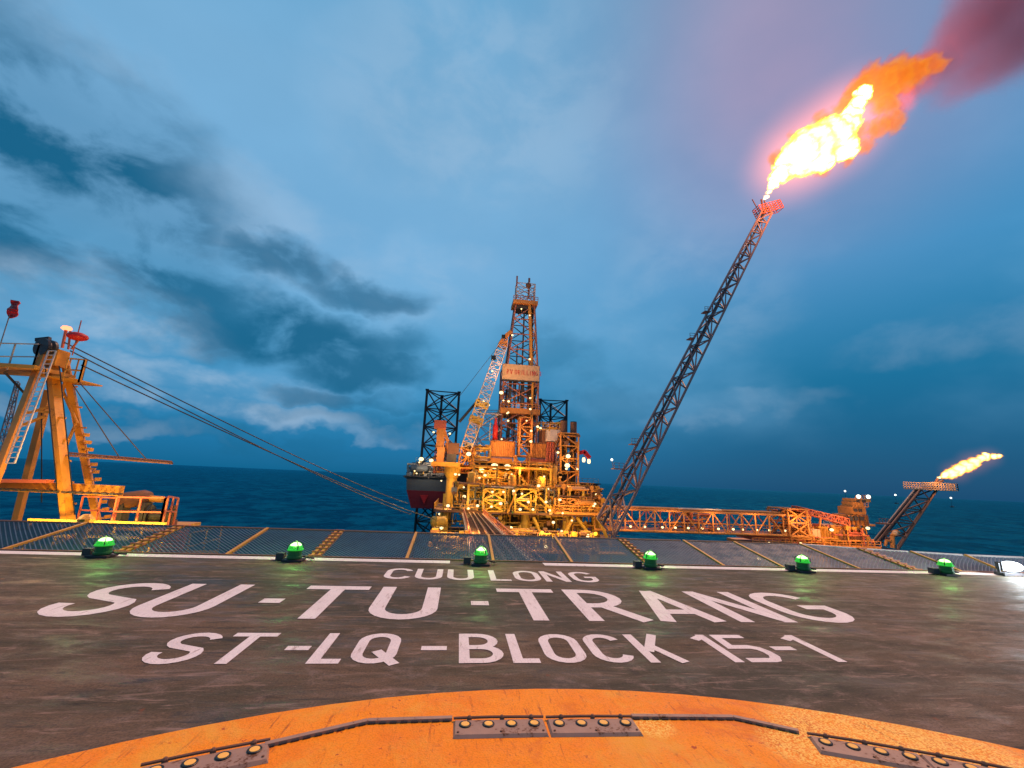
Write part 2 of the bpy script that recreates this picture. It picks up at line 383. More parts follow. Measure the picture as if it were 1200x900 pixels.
def glyph(ch, w, h, t):
    a = t / 2; x0, x1, y0, y1 = a, w - a, a, h - a; cx = w / 2; rx = (x1 - x0) / 2; ry = min(rx * 1.05, (y1 - y0) / 2); ms = h * .5
    if ch == 'O' or ch == 'Q':
        p = [('c', arc(cx, y1 - ry, rx, ry, 0, 180) + arc(cx, y0 + ry, rx, ry, 180, 360))]
        if ch == 'Q': p.append(('o', [(w * .52, h * .38), (w * 1.03, -h * .03)]))
        return p
    if ch == 'U': return [('o', [(x0, h)] + arc(cx, y0 + ry, rx, ry, 180, 360, 12) + [(x1, h)])]
    if ch == 'C': return [('o', arc(cx, y1 - ry, rx, ry, 12, 180) + arc(cx, y0 + ry, rx, ry, 180, 348))]
    if ch == 'G': return [('o', arc(cx, y1 - ry, rx, ry, 22, 180) + arc(cx, y0 + ry, rx, ry, 180, 350, 10) + [(x1, h * .46), (w * .52, h * .46)])]
    if ch == 'S': return [('o', arc(cx, y1 - (y1-y0)/4, rx, (y1-y0)/4, 15, 235, 12) + arc(cx, y0 + (y1-y0)/4, rx, (y1-y0)/4, 55, -195, 14)[1:])]
    if ch == 'T': return [('o', [(0, y1), (w, y1)]), ('o', [(cx, h - t), (cx, 0)])]
    if ch == 'L': return [('o', [(x0, h), (x0, y0), (w, y0)])]
    if ch == '-': return [('o', [(0, h * .47), (w, h * .47)])]
    if ch == 'I': return [('o', [(cx, 0), (cx, h)])]
    if ch == 'N': return [('o', [(x0, 0), (x0, h)]), ('o', [(x1, 0), (x1, h)]), ('o', [(x0, h - a * .6), (x1, a * .6)])]
    if ch == 'A': return [('o', [(a * .8, 0), (cx, h - a * .2)]), ('o', [(cx, h - a * .2), (w - a * .8, 0)]), ('o', [(w * .2, h * .27), (w * .8, h * .27)])]
    if ch == 'V': return [('o', [(a * .8, h), (cx, 0)]), ('o', [(cx, 0), (w - a * .8, h)])]
    if ch == 'K': return [('o', [(x0, 0), (x0, h)]), ('o', [(w - a, h), (t, h * .36)]), ('o', [(w * .42, h * .60), (w - a * .8, 0)])]
    if ch in 'RPBD':
        mid = h * (.44 if ch == 'R' else .5); up = (y1 - mid) / 2
        if ch == 'D': return [('c', [(x0, y0), (x0, y1)] + arc(w - a - rx, y1 - rx, rx, rx, 90, 0, 6) + arc(w - a - rx, y0 + rx, rx, rx, 0, -90, 6))]
        p = [('o', [(x0, 0), (x0, h)]), ('o', [(x0, y1)] + arc(w * .93 - a - up, y1 - up, up, up, 90, -90, 10) + [(x0, mid)])]
        if ch == 'R': p.append(('o', [(w * .48, mid), (w - a * .7, 0)]))
        if ch == 'B': dn = (mid - y0) / 2; p.append(('o', [(x0, mid)] + arc(w - a - dn, mid - dn, dn, dn, 90, -90, 10) + [(x0, y0)]))
        return p
    if ch == '1': return [('o', [(w - a, 0), (w - a, h)]), ('o', [(w - a, h - a), (0, h * .80)])]
    if ch == '5': return [('o', [(w * .92, y1), (w * .12, y1), (w * .07, h * .52), (w * .6, h * .52), (x1 - w * .08, h * .46), (x1, h * .34), (x1, h * .2), (x1 - w * .12, y0 + h * .02), (w * .65, y0), (0, y0)])]
    return []
def text_row(name, items, y0, h, t):
    mb = MB(); z = .004
    for ch, xa, xb in items:
        for k, (kind, pts) in enumerate(glyph(ch, xb - xa, h, t)):
            strip([(xa + x, y0 + y) for x, y in pts], t, z + k * .0006, mb, kind == 'c')
    return mb.build(name, M['mark'], deck)
text_row('lettering', [('S', -4.46, -3.66), ('U', -3.56, -2.74), ('-', -2.33, -2.08), ('T', -1.99, -1.15), ('U', -.98, -.16), ('-', .26, .49), ('T', .65, 1.48), ('R', 1.64, 2.44), ('A', 2.55, 3.37), ('N', 3.56, 4.33), ('G', 4.46, 5.38)], 5.38, 1.45, .188)
text_row('lettering', [('S', -2.56, -2.13), ('T', -2.07, -1.66), ('-', -1.47, -1.26), ('L', -1.19, -.92), ('Q', -.86, -.46), ('-', -.25, -.01), ('B', .105, .52), ('L', .59, .84), ('O', .91, 1.31), ('C', 1.38, 1.77), ('K', 1.87, 2.25), ('1', 2.62, 2.80), ('5', 2.87, 3.26), ('-', 3.34, 3.58), ('1', 3.68, 3.87)], 4.21, .725, .098)
text_row('lettering', [('C', -1.10, -.67), ('U', -.61, -.17), ('U', -.09, .35), ('L', .61, .95), ('O', 1.03, 1.47), ('N', 1.52, 1.94), ('G', 2.02, 2.46)], 7.33, .78, .10)
mb = MB()
for a, b in ((-16.6, -.07), (1.75, 14.9)):
    strip([(a, EY - .17), (b, EY - .17)], .26, .004, mb)
strip([(15.0, EY - .2), (19.2, 4.55)], .26, .004, mb)
mb.build('edge_line', M['mark'], deck)
CX, CY = .709, -2.074
mb = MB(); N = 96
for i in range(N):
    t = 2 * math.pi * i / N
    for r in (4.35, 5.805): mb.v.append((CX + r * math.cos(t), CY + r * math.sin(t), .004))
for i in range(N): j = (i + 1) % N; mb.f.append((2*i, 2*i+1, 2*j+1, 2*j))
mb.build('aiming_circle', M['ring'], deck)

# touchdown light panels let into the ring, and their conduit
def td_panel(cx, cy, ang, label, nl=4, L=.61):
    t = thing('touchdown_light_panel', label, 'light panel', (0, 0, 0), 'touchdown light panels on the orange circle')
    b = MB(); w, hh = .17, .016
    P = [(-L/2, -w/2 - .02), (L/2, -w/2 - .02), (L/2, w/2), (-L/2, w/2)]; Q = [(-L/2 + .012, -w/2 - .005), (L/2 - .012, -w/2 - .005), (L/2 - .012, w/2 - .012), (-L/2 + .012, w/2 - .012)]
    b.quadbox([Vector((x, y, .005)) for x, y in P] + [Vector((x, y, .005 + hh)) for x, y in Q]); b.build('base_plate', M['plate'], t)
    xs = [L * (i - (nl - 1) / 2) / nl for i in range(nl)]
    for x in xs:
        r = MB().lathe((x, .018, .021), [(.038, 0), (.040, .005), (.036, .0075), (.028, .0065)], n=20).build('lens_ring', M['black'], t)
        MB().lathe((x, .018, .0275), [(.0275, 0), (.0265, .0012), (.012, .002)], n=20).build('lens', M['lens'], r)
    c = MB()
    c.path([(-L/2, w/2 + .012, .022), (-.06, w/2 + .004, .03), (L/2, w/2 + .014, .022)], .009)
    for x in (-.2, .02, .22): c.lathe((x, w/2 + .004, .012), [(.016, 0), (.016, .02), (.008, .028)], n=8)
    c.build('conduit', M['rust'], t)
    for x in (-L/2 + .03, 0, L/2 - .03): MB().lathe((x, -w/2 + .02, .021), [(.008, 0), (.007, .006)], n=6).build('bolt', M['rust'], t)
    t.location = (cx, cy, 0); t.rotation_euler = (0, 0, ang); return t
td_panel(.375, 3.195, R(0), 'worn steel light panel, left one of the centre pair on the orange circle')
td_panel(1.0, 3.185, R(-1), 'worn steel light panel, right one of the centre pair on the orange circle')
td_panel(-1.27, 2.90, R(20), 'worn steel light panel at the bottom left of the orange circle')
td_panel(2.68, 2.835, R(-21), 'worn steel light panel just right of the bend in the conduit, among sandy debris')
td_panel(3.24, 2.60, R(-25), 'worn steel light panel at the far right end of the orange circle')
def conduit(pts, label):
    t = thing('cable_cover', label, 'cable cover', pts[0], 'cable covers on the orange circle')
    b = MB()
    for a, c in zip(pts, pts[1:]): b.bar(Vector(a) + Vector((0, 0, .012)), Vector(c) + Vector((0, 0, .012)), .034, .02)
    b.build('channel', M['plate'], t)
    s_ = MB()
    for a, c in zip(pts, pts[1:]):
        a = Vector(a); c = Vector(c); n = max(2, int((c - a).length / .065)); d = (c - a).normalized(); q = Vector((d.y, -d.x, 0))
        for i in range(n):
            p = a.lerp(c, (i + .1) / n); e = a.lerp(c, (i + .75) / n); MB().bar(p + q * .022 + Vector((0, 0, .009)), e + q * .022 + Vector((0, 0, .009)), .008, .008).build('clip', M['dark'], t)
conduit([(-1.03, 3.06, 0), (-.49, 3.295, 0), (.06, 3.31, 0)], 'bent metal cable cover running left from the centre light panels')
conduit([(1.31, 3.295, 0), (2.05, 3.262, 0), (2.40, 3.075, 0)], 'bent metal cable cover running right from the centre light panels')

# ---------------------------------------------------------------- safety net round the deck edge
armX = [-15.6, -13.7, -11.9, -10.0, -8.1, -6.1, -4.32, -2.66, -.97, .75, 2.38, 4.12, 5.72, 7.1, 8.95, 10.42, 11.5, 12.65, 14.0, 15.3]
rust_pts = {}
def outer(x):
    if x <= 9: return (x, 10.85, .25)
    if x <= 12.7: return (x, 10.55 - (x - 10.4) * .28, .22)
    return (x, 9.9 - (x - 12.7) * .2, .24)
for k in range(len(armX) - 1):
    x0, x1 = armX[k], armX[k + 1]; o0, o1 = Vector(outer(x0)), Vector(outer(x1)); i0, i1 = Vector((x0, EY + .1, -.06)), Vector((x1, EY + .1, -.06))
    names = {0: 'first', 1: 'second'}
    where = ['far left beyond the frame of the yellow gantry'] 
    lab = {4: 'wire safety net bay at the left edge, below the yellow mast foot', 5: 'wire safety net bay under the yellow platform stairs at left', 6: 'wire safety net bay left of the second green lamp', 7: 'wire safety net bay just right of the second green lamp', 8: 'wire safety net bay above the word CUU at the left end of the line gap',
           9: 'wire safety net bay directly behind the third green lamp', 10: 'wire safety net bay in front of the pipe bridge, above the word LONG', 11: 'wire safety net bay right of the fourth green lamp', 12: 'wire safety net bay over open water below the orange truss bridge', 13: 'narrow wire safety net bay before the fifth green lamp',
           14: 'wire safety net bay right of the fifth green lamp', 15: 'wire safety net bay behind the sixth green lamp', 16: 'wire safety net bay between sixth green lamp and the white floodlight', 17: 'wire safety net bay right behind the glaring white floodlight', 18: 'last wire safety net bay at the right end of the deck edge'}.get(k, 'wire safety net bay at the left end, under the mast, number %d from the end' % (k + 1))
    lab = lab if k >= 4 else ['wire safety net bay at the extreme left corner of the deck', 'wire safety net bay second from the left deck corner', 'wire safety net bay third from the left deck corner', 'wire safety net bay fourth from the left deck corner'][k]
    t = thing('safety_net', lab, 'safety net', i0, 'safety net bays along the deck edge')
    fr = MB(); fr.tube(o0 + Vector((.03, 0, 0)), o1 - Vector((.03, 0, 0)), .028, 6); fr.build('outer_rail', M['rust' if k < 14 else 'pink'], t)
    ar = MB(); wd = .055
    ar.bar(i0 + Vector((.04, 0, 0)), o0 + Vector((.04, 0, 0)), wd, .07); ar.build('arm', M['amber'], t)
    if k in (5, 7, 11, 15):
        MB().bar(i0 + Vector((-.08, 0, 0)), o0 + Vector((-.08, 0, 0)), wd, .07).build('arm', M['amber'], t)
        for j in range(9): p = i0.lerp(o0, (j + .5) / 9); MB().bar(p + Vector((-.13, 0, .045)), p + Vector((.1, 0, .045)), .03, .03).build('clamp', M['redpaint'], t)
    # wires, clipped to the bay
    nm = MB(); wx_ = x1 - x0; D = (o0 - i0).length; s_ = .09
    def pt(u, v):
        a = i0.lerp(o0, v / D); b = i1.lerp(o1, v / D); p = a.lerp(b, u / wx_); p.z -= .015 * math.sin(math.pi * v / D) * math.sin(math.pi * u / wx_) * 1.4; return p
    for sg in (1, -1):
        c = -D
        while c < wx_ + D:
            # line u = c + sg*... in (u,v)
            pts = []
            for v in (0, D):
                u = c + (v if sg > 0 else D - v); pts.append((u, v))
            (ua, va), (ub, vb) = pts
            lo, hi = 0., 1.
            for lim, s2 in ((0., 1), (wx_, -1)):
                fa, fb = s2 * (ua - lim), s2 * (ub - lim)
                if fa < 0 and fb < 0: lo = 2
                elif fa < 0: lo = max(lo, fa / (fa - fb))
                elif fb < 0: hi = min(hi, fa / (fa - fb))
            if lo < hi - .02:
                seg = 3; L = [lo + (hi - lo) * j / seg for j in range(seg + 1)]
                P = [pt(ua + (ub - ua) * q, va + (vb - va) * q) for q in L]
                for a, b in zip(P, P[1:]): nm.bar(a, b, .018, .018, n=3)
            c += s_
    nm.build('wire_net', M['wire'], t)

# ---------------------------------------------------------------- perimeter lamps
def perimeter_lamp(x, label):
    t = thing('perimeter_light', label, 'deck lamp', (0, 0, 0), 'green lamps along the deck edge')
    MB().box((0, 0, .02), (.34, .26, .03)).build('base_plate', M['dark'], t)
    MB().lathe((0, 0, .035), [(.11, 0), (.13, .02), (.13, .05), (.115, .055), (.115, .15)], n=20).build('body', M['green'], t)
    MB().lathe((0, 0, .185), [(.135, 0), (.14, .012), (.135, .025), (.12, .03), (.123, .04), (.115, .045), (.118, .056), (.108, .062), (.11, .072), (.098, .08)], n=20).build('lens_ring', M['glow_green'], t)
    MB().lathe((0, 0, .262), [(.094, 0), (.088, .022), (.062, .042), (.03, .052), (.005, .055)], n=18).build('lens_dome', M['lampg'], t, True)
    c = MB()
    for k in range(4): a = math.pi / 2 * k + .6; c.path([(.135 * math.cos(a), .135 * math.sin(a), .2), (.135 * math.cos(a), .135 * math.sin(a), .27), (.02 * math.cos(a), .02 * math.sin(a), .335)], .006, 4)
    c.build('guard', M['dark'], t)
    MB().box((-.25, .05, .07), (.13, .13, .11)).build('junction_box', M['dark'], t)
    MB().path([(.15, 0, .08), (.26, -.02, .06), (.30, .12, .03), (.22, .2, .02)], .014).build('cable', M['black'], t)
    t.location = (x, EY - .38, 0.004); point((x, EY - .38, .44), 15, (.30, 1, .16), .10, 'green_lamp_light'); return t
for x, l in ((-6.0, 'green deck edge lamp at the far left, below the yellow gantry'), (-2.85, 'green deck edge lamp second from the left, against open water'), (.5, 'green deck edge lamp above the gap between the words CUU and LONG'),
             (3.85, 'green deck edge lamp to the right of LONG, with cable loop at its left'), (7.12, 'green deck edge lamp fifth from left, before the yellow lit lower deck'), (10.45, 'green deck edge lamp nearest the white floodlight')):
    perimeter_lamp(x, l)
t = thing('floodlight', 'glaring white floodlight low on the deck edge at far right', 'floodlight', (12.1, EY - .35, .0))
MB().box((12.1, EY - .3, .04), (.5, .2, .06)).build('base_plate', M['dark'], t)
for s_ in (-1, 1): MB().bar((12.1 + .24 * s_, EY - .3, .07), (12.1 + .24 * s_, EY - .3, .26), .03, .05).build('bracket', M['dark'], t)
hb = MB(); hb.quadbox([Vector(p) for p in ((11.89, EY - .35, .10), (12.31, EY - .35, .10), (12.28, EY - .2, .13), (11.92, EY - .2, .13), (11.89, EY - .35, .29), (12.31, EY - .35, .29), (12.28, EY - .2, .27), (11.92, EY - .2, .27))]); hb.build('housing', M['dark'], t)
lb = MB().lathe((12.1, EY - .352, .20), [(.17, 0), (.155, .04), (.11, .07), (.05, .09), (.01, .095)], axis=(-.75, -1, .1), n=20); lens_o = lb.build('lamp_lens', M['lampb'], t, True); lens_o.scale = (1.35, 1, .62); lens_o.location.z = .075
point((12.1, EY - .75, .34), 190, (.80, .95, 1), .12, 'floodlight_light')

# ================================================================ YELLOW GANTRY AT THE LEFT (about 20 m away)
def G(x, y, Y=20.): return T(x / 2.8125, 340 + y / 2.8125, Y)      # notes taken on a 2.81x enlargement
base = G(228, 757, 20)
t = thing('crane_gantry', 'tall yellow steel A-frame mast with dark sheave wheel at left', 'gantry', base)
MB().bar(G(165, 190, 21), G(228, 790, 20), .34, .27).build('leg', M['gantry'], t)
mb = MB().bar(G(212, 225, 21.5), G(328, 800, 22.5), .27, .24); mb.build('leg', M['gantry'], t)
MB().bar(G(150, 195, 20.5), G(-40, 690, 19.2), .22, .22).build('leg', M['orange'], t)
MB().bar(G(162, 330, 22.5), G(44, 800, 24), .27, .22).build('leg', M['orange'], t)
mb = MB()
for i in range(16):
    a = G(262, 480, 21.9).lerp(G(345, 800, 22.4), i / 13); mb.box(a + Vector((.16, 0, 0)), (.26, .35, .04)); mb.box(a + Vector((.27, 0, .07)), (.04, .35, .12))
mb.build('step_ladder', M['gantry'], t)
mb = MB()
a0, a1, b0, b1 = G(160, 200, 20.2), G(20, 570, 19), G(185, 200, 20.2), G(48, 570, 19)
for i in range(24): mb.bar(a0.lerp(a1, i / 23), b0.lerp(b1, i / 23), .035)
mb.bar(a0, a1, .045).bar(b0, b1, .045); mb.build('ladder', M['pink'], t)
for q in ((205, 330, 255, 440, 21.6), (250, 440, 215, 520, 21.6), (205, 340, 225, 250, 21.4)):
    MB().bar(G(q[0], q[1], q[4]), G(q[2], q[3], q[4]), .13, n=8).build('brace', M['gantry'], t)
for q in ((130, 400, 205, 405), (120, 300, 190, 215), (90, 405, 165, 385), (62, 450, 150, 415), (45, 500, 60, 480)):
    MB().bar(G(q[0], q[1], 21), G(q[2], q[3], 21), .10).build('brace', M['gantry'], t)
MB().bar(G(-60, 640, 20.6), G(400, 662, 20.6), .30, .42).build('cross_beam', M['gantry'], t)
mb = MB()
for x in range(-60, 400, 26):
    a = G(x, 655 + x * .045, 20.2); mb.box(a, (.16, .5, .07))
mb.build('cross_beam_grating', M['dark'], t)
MB().bar(G(-40, 628, 20.2), G(165, 630, 20.2), .35, .14).build('walkway', M['redpaint'], t)
for (xa_, ya_, xb_, yb_, Y_) in ((165, 240, 222, 740, 20.7), (218, 280, 322, 760, 21.9)):
    for k_ in range(7):
        f_ = (k_ + .5) / 7; p_ = G(xa_ + (xb_ - xa_) * f_, ya_ + (yb_ - ya_) * f_, Y_ - .45); MB().box(p_ + Vector((0, .25, 0)), (.36, .05, .07)).build('stiffener_plate', M['gantry'], t)
for (xa_, ya_, xb_, yb_, Y_) in ((196, 250, 246, 740, 20.1), (150, 260, 196, 740, 20.1)):
    MB().tube(G(xa_, ya_, Y_), G(xb_, yb_, Y_), .022, 6).build('hose', M['black'], t)
for (x_, y_) in ((-20, 120), (60, 540), (60, 620)): pass
# head
mb = MB()
c = G(165, 196, 20.8); mb.lathe(c + Vector((0, -.45, 0)), [(.40, 0), (.40, .10), (.30, .13), (.30, .26), (.40, .29), (.40, .40), (.12, .42), (.12, .6)], axis=(.25, .95, 0), n=24)
mb.build('sheave_wheel', M['dark'], t)
MB().box(G(182, 225, 20.9), (.62, .6, .75)).build('head_block', M['gantry'], t)
MB().bar(G(120, 165, 20.8), G(165, 160, 20.8), .16).build('sheave_bracket', M['dark'], t)
# head railings to the right, cage platform
mb = MB(); P = [G(205, 300, 20.4), G(258, 305, 20.4), G(268, 300, 22.2), G(215, 296, 22.4)]
mb.rail(P, 1.05, .55, .045); mb.box((P[0] + P[2]) / 2, (1.2, 1.8, .06)); mb.build('head_railing', M['amber'], t)
# left service platform at the head
mb = MB(); P = [G(-60, 262, 19.5), G(105, 262, 20.2), G(120, 262, 22), G(-60, 250, 22)]
mb.rail(P[:3], 1.15, .75, .045); mb.build('railing', M['pipe'], t)
mb = MB().box((P[0] + P[2]) / 2, (3.6, 2.0, .16)); mb.build('platform', M['amber'], t)
MB().bar(G(15, 270, 20.2), G(85, 345, 20.8), .08).build('brace', M['dark'], t)
# lamps and mast on the head
mb = MB().bar(G(238, 215, 20.6), G(268, 100, 20.6), .045, n=6); mb.bar(G(205, 190, 20.6), G(218, 130, 20.6), .08); mb.bar(G(225, 195, 20.6), G(232, 135, 20.6), .06)
mb.bar(G(235, 195, 20.5), G(262, 160, 20.5), .06); mb.build('lamp_post', M['redpaint'], t)
b = MB().ball(G(256, 153, 20.5), .38, 14, .5); b.build('beacon_dish', M['red'], t, True)
b = MB().lathe(G(218, 132, 20.6), [(.12, 0), (.20, .07), (.15, .17), (.04, .2)], n=12); b.build('beacon_lamp', M['lampr'], t, True)
# horizontal spar held by two stays
mb = MB(); A = G(228, 541, 20.6); B = G(565, 569, 20.6); mb.lattice([A + Vector((0, 0, .06)), A + Vector((0, .2, -.05)), A + Vector((0, -.2, -.05))], [B + Vector((0, 0, .05)), B + Vector((0, .1, -.03)), B + Vector((0, -.1, -.03))], 14, .07, .03, 'z')
mb.build('spar', M['rust'], t)
for q in ((240, 310, 392, 549), (258, 300, 482, 557)): MB().bar(G(*q[:2], 20.6), G(*q[2:], 20.6), .032).build('stay', M['dark'], t)
MB().bar(G(137, 400, 21), G(137, 700, 21), .03).build('hanging_rope', M['black'], t)

# far grey lattice mast beside the gantry
t = thing('lattice_mast', 'slim grey lattice boom slanting past the left frame edge', 'mast', G(-60, 620, 26))
MB().lattice([G(-40, 620, 26), G(-5, 640, 26), G(-20, 620, 27)], [G(52, 300, 26), G(66, 308, 26), G(60, 300, 26.6)], 12, .06, .03, 'z').build('lattice', M['grey'], t)
t = thing('flag', 'small ragged red flag on a thin pole at far left', 'flag', G(0, 200, 19.8))
MB().bar(G(-4, 195, 19.8), G(42, 50, 19.8), .04, n=6).build('pole', M['grey'], t)
mb = MB(); N = 9
for i in range(N):
    f = i / (N - 1); a = G(48 - 14 * f, 34 + 58 * f, 19.8); w = .16 + .10 * math.sin(f * 3.1) + .03 * math.sin(f * 17)
    for s_ in (-1, 1):
        for d in (-.02, .02): mb.v.append(tuple(a + Vector((s_ * w * (.9 if s_ > 0 else .6), d + .06 * math.sin(f * 9 + s_), 0))))
for i in range(N - 1):
    k = i * 4; mb.f += [(k, k+2, k+6, k+4), (k+1, k+5, k+7, k+3), (k, k+4, k+5, k+1), (k+2, k+3, k+7, k+6)]
mb.f += [(0, 1, 3, 2), (4*N-4, 4*N-2, 4*N-1, 4*N-3)]
mb.build('cloth', M['red'], t)

# three long cables to the far platform
endp = [(478, 590, 84), (482, 603, 84), (511, 609, 84)]
for i, (q, e) in enumerate(zip(((212, 172), (232, 200), (268, 247)), endp)):
    a, b = G(*q, 20.6), T(*e); mb = MB(); pts = []
    for j in range(25): f = j / 24; p = a.lerp(b, f); p.z -= .5 * 4 * f * (1 - f); pts.append(p)
    for p, r in zip(zip(pts, pts[1:]), range(24)): mb.tube(p[0], p[1], .03 + .04 * r / 24, 6)
    tag(mb.build('hoist_cable', M['dark']), ['topmost of the long cables slanting from mast head to the rigs', 'middle one of the long cables slanting from mast head to the rigs', 'lowest of the long cables slanting from mast head to the rigs'][i], 'cable', 'cables from the mast head')

# service platform below the net, with stairs, rails and machinery
t = thing('service_platform', 'yellow lit lower platform with railings and stairs behind the net', 'platform', T(120, 655, 18))
z0 = -2.35; x0, x1 = -16.5, -11.3
MB().box(((x0 + x1) / 2, 20.2, z0 - .1), (x1 - x0, 6.4, .16)).build('deck_plate', M['yellow'], t)
mb = MB()
for x in (-16.3, -14.7, -13, -11.5): mb.box((x, 17.1, z0 - .35), (.25, .25, .7)); mb.box((x, 20, z0 - .35), (.18, 6, .3))
mb.box(((x0 + x1) / 2, 17.0, z0 - .3), (x1 - x0, .18, .4)); mb.build('frame', M['amber'], t)
MB().rail([(x0, 17.1, z0), (x1, 17.1, z0), (x1, 23.3, z0)], 1.1, 1.2, .05).build('railing', M['yellow'], t)
P = [G(250, 755, 21), G(358, 748, 21), G(362, 745, 23)]
MB().rail([G(252, 770, 20.5), G(372, 775, 20.5)], 1.1, .8, .055).build('railing', M['redpaint'], t)
MB().rail([G(365, 778, 20), G(525, 780, 20), G(530, 772, 22.5), G(400, 768, 23)], 1.15, 1.1, .06).build('railing', M['redpaint'], t)
MB().rail([G(535, 778, 20.2), G(570, 776, 22)], 1.2, 1.0, .06).build('railing', M['redpaint'], t)
mb = MB(); a, b = G(360, 782, 20.6), G(580, 785, 21.8); mb.box((a + b) / 2 + Vector((0, 1.2, -.05)), ((b - a).x, 2.6, .14)); mb.build('upper_deck_plate', M['amber'], t)
mb = MB(); a, b = T(192, 655, 16.5), T(208, 617, 19.5)
for i in range(11): p = a.lerp(b, i / 10); mb.box(p, (.85, .26, .05))
for s_ in (-.45, .45): mb.bar(a + Vector((s_, 0, 0)), b + Vector((s_, 0, 0)), .07, .2)
mb.build('stair_flight', M['redpaint'], t)
for q_ in ((135, 655, 213, 618), (145, 652, 200, 628), (36, 652, 110, 616)): MB().bar(T(q_[0], q_[1], 16), T(q_[2], q_[3], 18.6), .09).build('stair_rail', M['orange'], t)
mb = MB()
for x in (-16.2, -15.2, -14.2, -13.2, -12.2, -11.4): mb.bar((x, 19.2, z0), (x, 19.2, z0 + 1.7), .07)
for z in (.55, 1.1, 1.65): mb.bar((-16.3, 19.2, z0 + z), (-11.4, 19.2, z0 + z), .09)
mb.build('back_rack', M['yellow'], t)
t = thing('exhaust_tank', 'grey brown horizontal tank with tapered nozzle behind the left railing', 'tank', G(450, 740, 22))
a = G(372, 700, 22); b = G(478, 684, 22.2); d = (b - a).normalized()
MB().lathe(a, [(.18, -.1), (.35, .1), (.37, .5), (.35, (b-a).length), (.22, (b-a).length + .25)], axis=d, n=16).build('shell', M['rust'], t, True)
MB().bar(b - d * .1, G(538, 690, 22.2), .30, .3, n=8).build('nozzle', M['amber'], t)
mb = MB().box(G(400, 745, 22), (.3, .5, 1.2)); mb.box(G(470, 745, 22), (.3, .5, 1.2)); mb.build('cradle', M['dark'], t)
t = thing('winch', 'dark round winch drum behind the railing at left', 'winch', G(505, 765, 22))
MB().lathe(G(490, 745, 21.8), [(.5, 0), (.5, .08), (.32, .1), (.32, .8), (.5, .82), (.5, .9)], axis=(1, .2, 0), n=18).build('drum', M['black'], t)
MB().box(G(512, 770, 22), (1.3, .9, .3)).build('frame', M['rust'], t)
t = thing('deck_ventilator', 'stubby amber post with ribbed cap under the net by the first green lamp', 'ventilator', T(90, 650, 17))
MB().lathe(T(90, 652, 17.4), [(.16, 0), (.16, .8), (.24, .85), (.24, 1.0), (.16, 1.02), (.24, 1.1), (.24, 1.25), (.1, 1.4)], n=12).build('post', M['amber'], t)
for q_ in ((-15.6, 18.0, -.9), (-14.2, 18.0, -1.0), (-12.8, 18.1, -1.), (-11.7, 18., -1.)): point(q_, 330, (1, .66, .12), .15)
point(T(70, 560, 17.5), 300, (1, .55, .2), .5, 'gantry_lamp_light'); point(T(110, 480, 17.5), 230, (1, .5, .2), .5, 'gantry_lamp_light')
t = thing('deck_lantern', 'yellow lit lantern under the net beside the first green lamp', 'lamp', T(138, 640, 18.1))
MB().box(T(140, 630, 18.2), (.55, .12, .28)).build('housing', M['dark'], t)
MB().box(T(140, 630, 18.12), (.45, .02, .2)).build('lamp_face', M['lamp'], t)

# ================================================================ small repeated floodlights
def c3(x, y): return 460 + x / 4.615, 480 + y / 4.615            # notes on enlargements of the rigs
def c2(x, y): return 460 + x / 4.615, 310 + y / 4.615
def c6(x, y): return 500 + x / 7.5, 480 + y / 7.5
def c7(x, y): return 600 + x / 7.5, 480 + y / 7.5
def c4(x, y): return 700 + x / 4.615, 540 + y / 4.615
def c5(x, y): return 940 + x / 4.615, 510 + y / 4.615
def flood_src(name, label, group, r, mat):
    t = thing(name, label, 'floodlight', (0, 0, 0), group)
    MB().ball((0, 0, 0), r, 8, .8).build('lamp_glass', mat, t, True)
    MB().lathe((0, r * .55, 0), [(r * .6, 0), (r * 1.05, r * .2), (r * .9, r * .9), (r * .3, r)], axis=(0, 1, 0), n=8).build('housing', M['dark'], t)
    MB().bar((0, r * 1.2, 0), (0, r * 1.2, -r * 3.2), r * .3).build('bracket', M['amber'], t)
    return t
def place_floods(name, label, group, r, mat, pts):
    first = flood_src(name, label, group, r, mat)
    for i, (p, Y, k) in enumerate(pts):
        o = first if i == 0 else copy_tree(first)
        o.location = T(*p, Y); o.scale = (k, k, k)

# ================================================================ JACK-UP RIG (behind, Y 106 to 150)
t = RIG = thing('jackup_rig', 'jack-up rig with grey and dark red hull and lattice legs, beyond the yellow platform', 'drilling rig', T(500, 598, 118))
a, b, c, d = PB(476, 563, 700, 599, 118)
zs = (c + d) / 2 + .5
mb = MB(); mb.quadbox([(a + 1.5, 118, c), (b, 118, c), (b, 160, c), (a + 6, 160, c), (a, 117.5, zs), (b, 117.5, zs), (b, 161, zs), (a + 5, 161, zs)]); mb.build('lower_hull', M['hullred'], t)
mb = MB(); mb.quadbox([(a, 117.5, zs + .01), (b, 117.5, zs + .01), (b, 161, zs + .01), (a + 5, 161, zs + .01), (a - .3, 117.3, d), (b, 117.3, d), (b, 161, d), (a + 5, 161, d)]); mb.build('upper_hull', M['hullgrey'], t)
mb = MB(); p, q, r_ = T(*c3(148, 462), 117.2), T(*c3(192, 462), 117.2), T(*c3(170, 512), 117.4)
mb.v = [tuple(x) for x in (p, q, r_)] + [tuple(x + Vector((0, .25, 0))) for x in (p, q, r_)]; mb.f = [(0, 2, 1), (3, 4, 5), (0, 1, 4, 3), (1, 2, 5, 4), (2, 0, 3, 5)]; mb.build('triangle_emblem', M['red'], t)
MB().box(((a + b) / 2, 117.0, d + .15), (b - a + 1, .8, .3)).build('deck_edge_beam', M['dark'], t)
MB().rail([(a, 117, d + .3), (b, 117, d + .3)], 1.2, 1.5, .10).build('railing', M['pipe'], t)
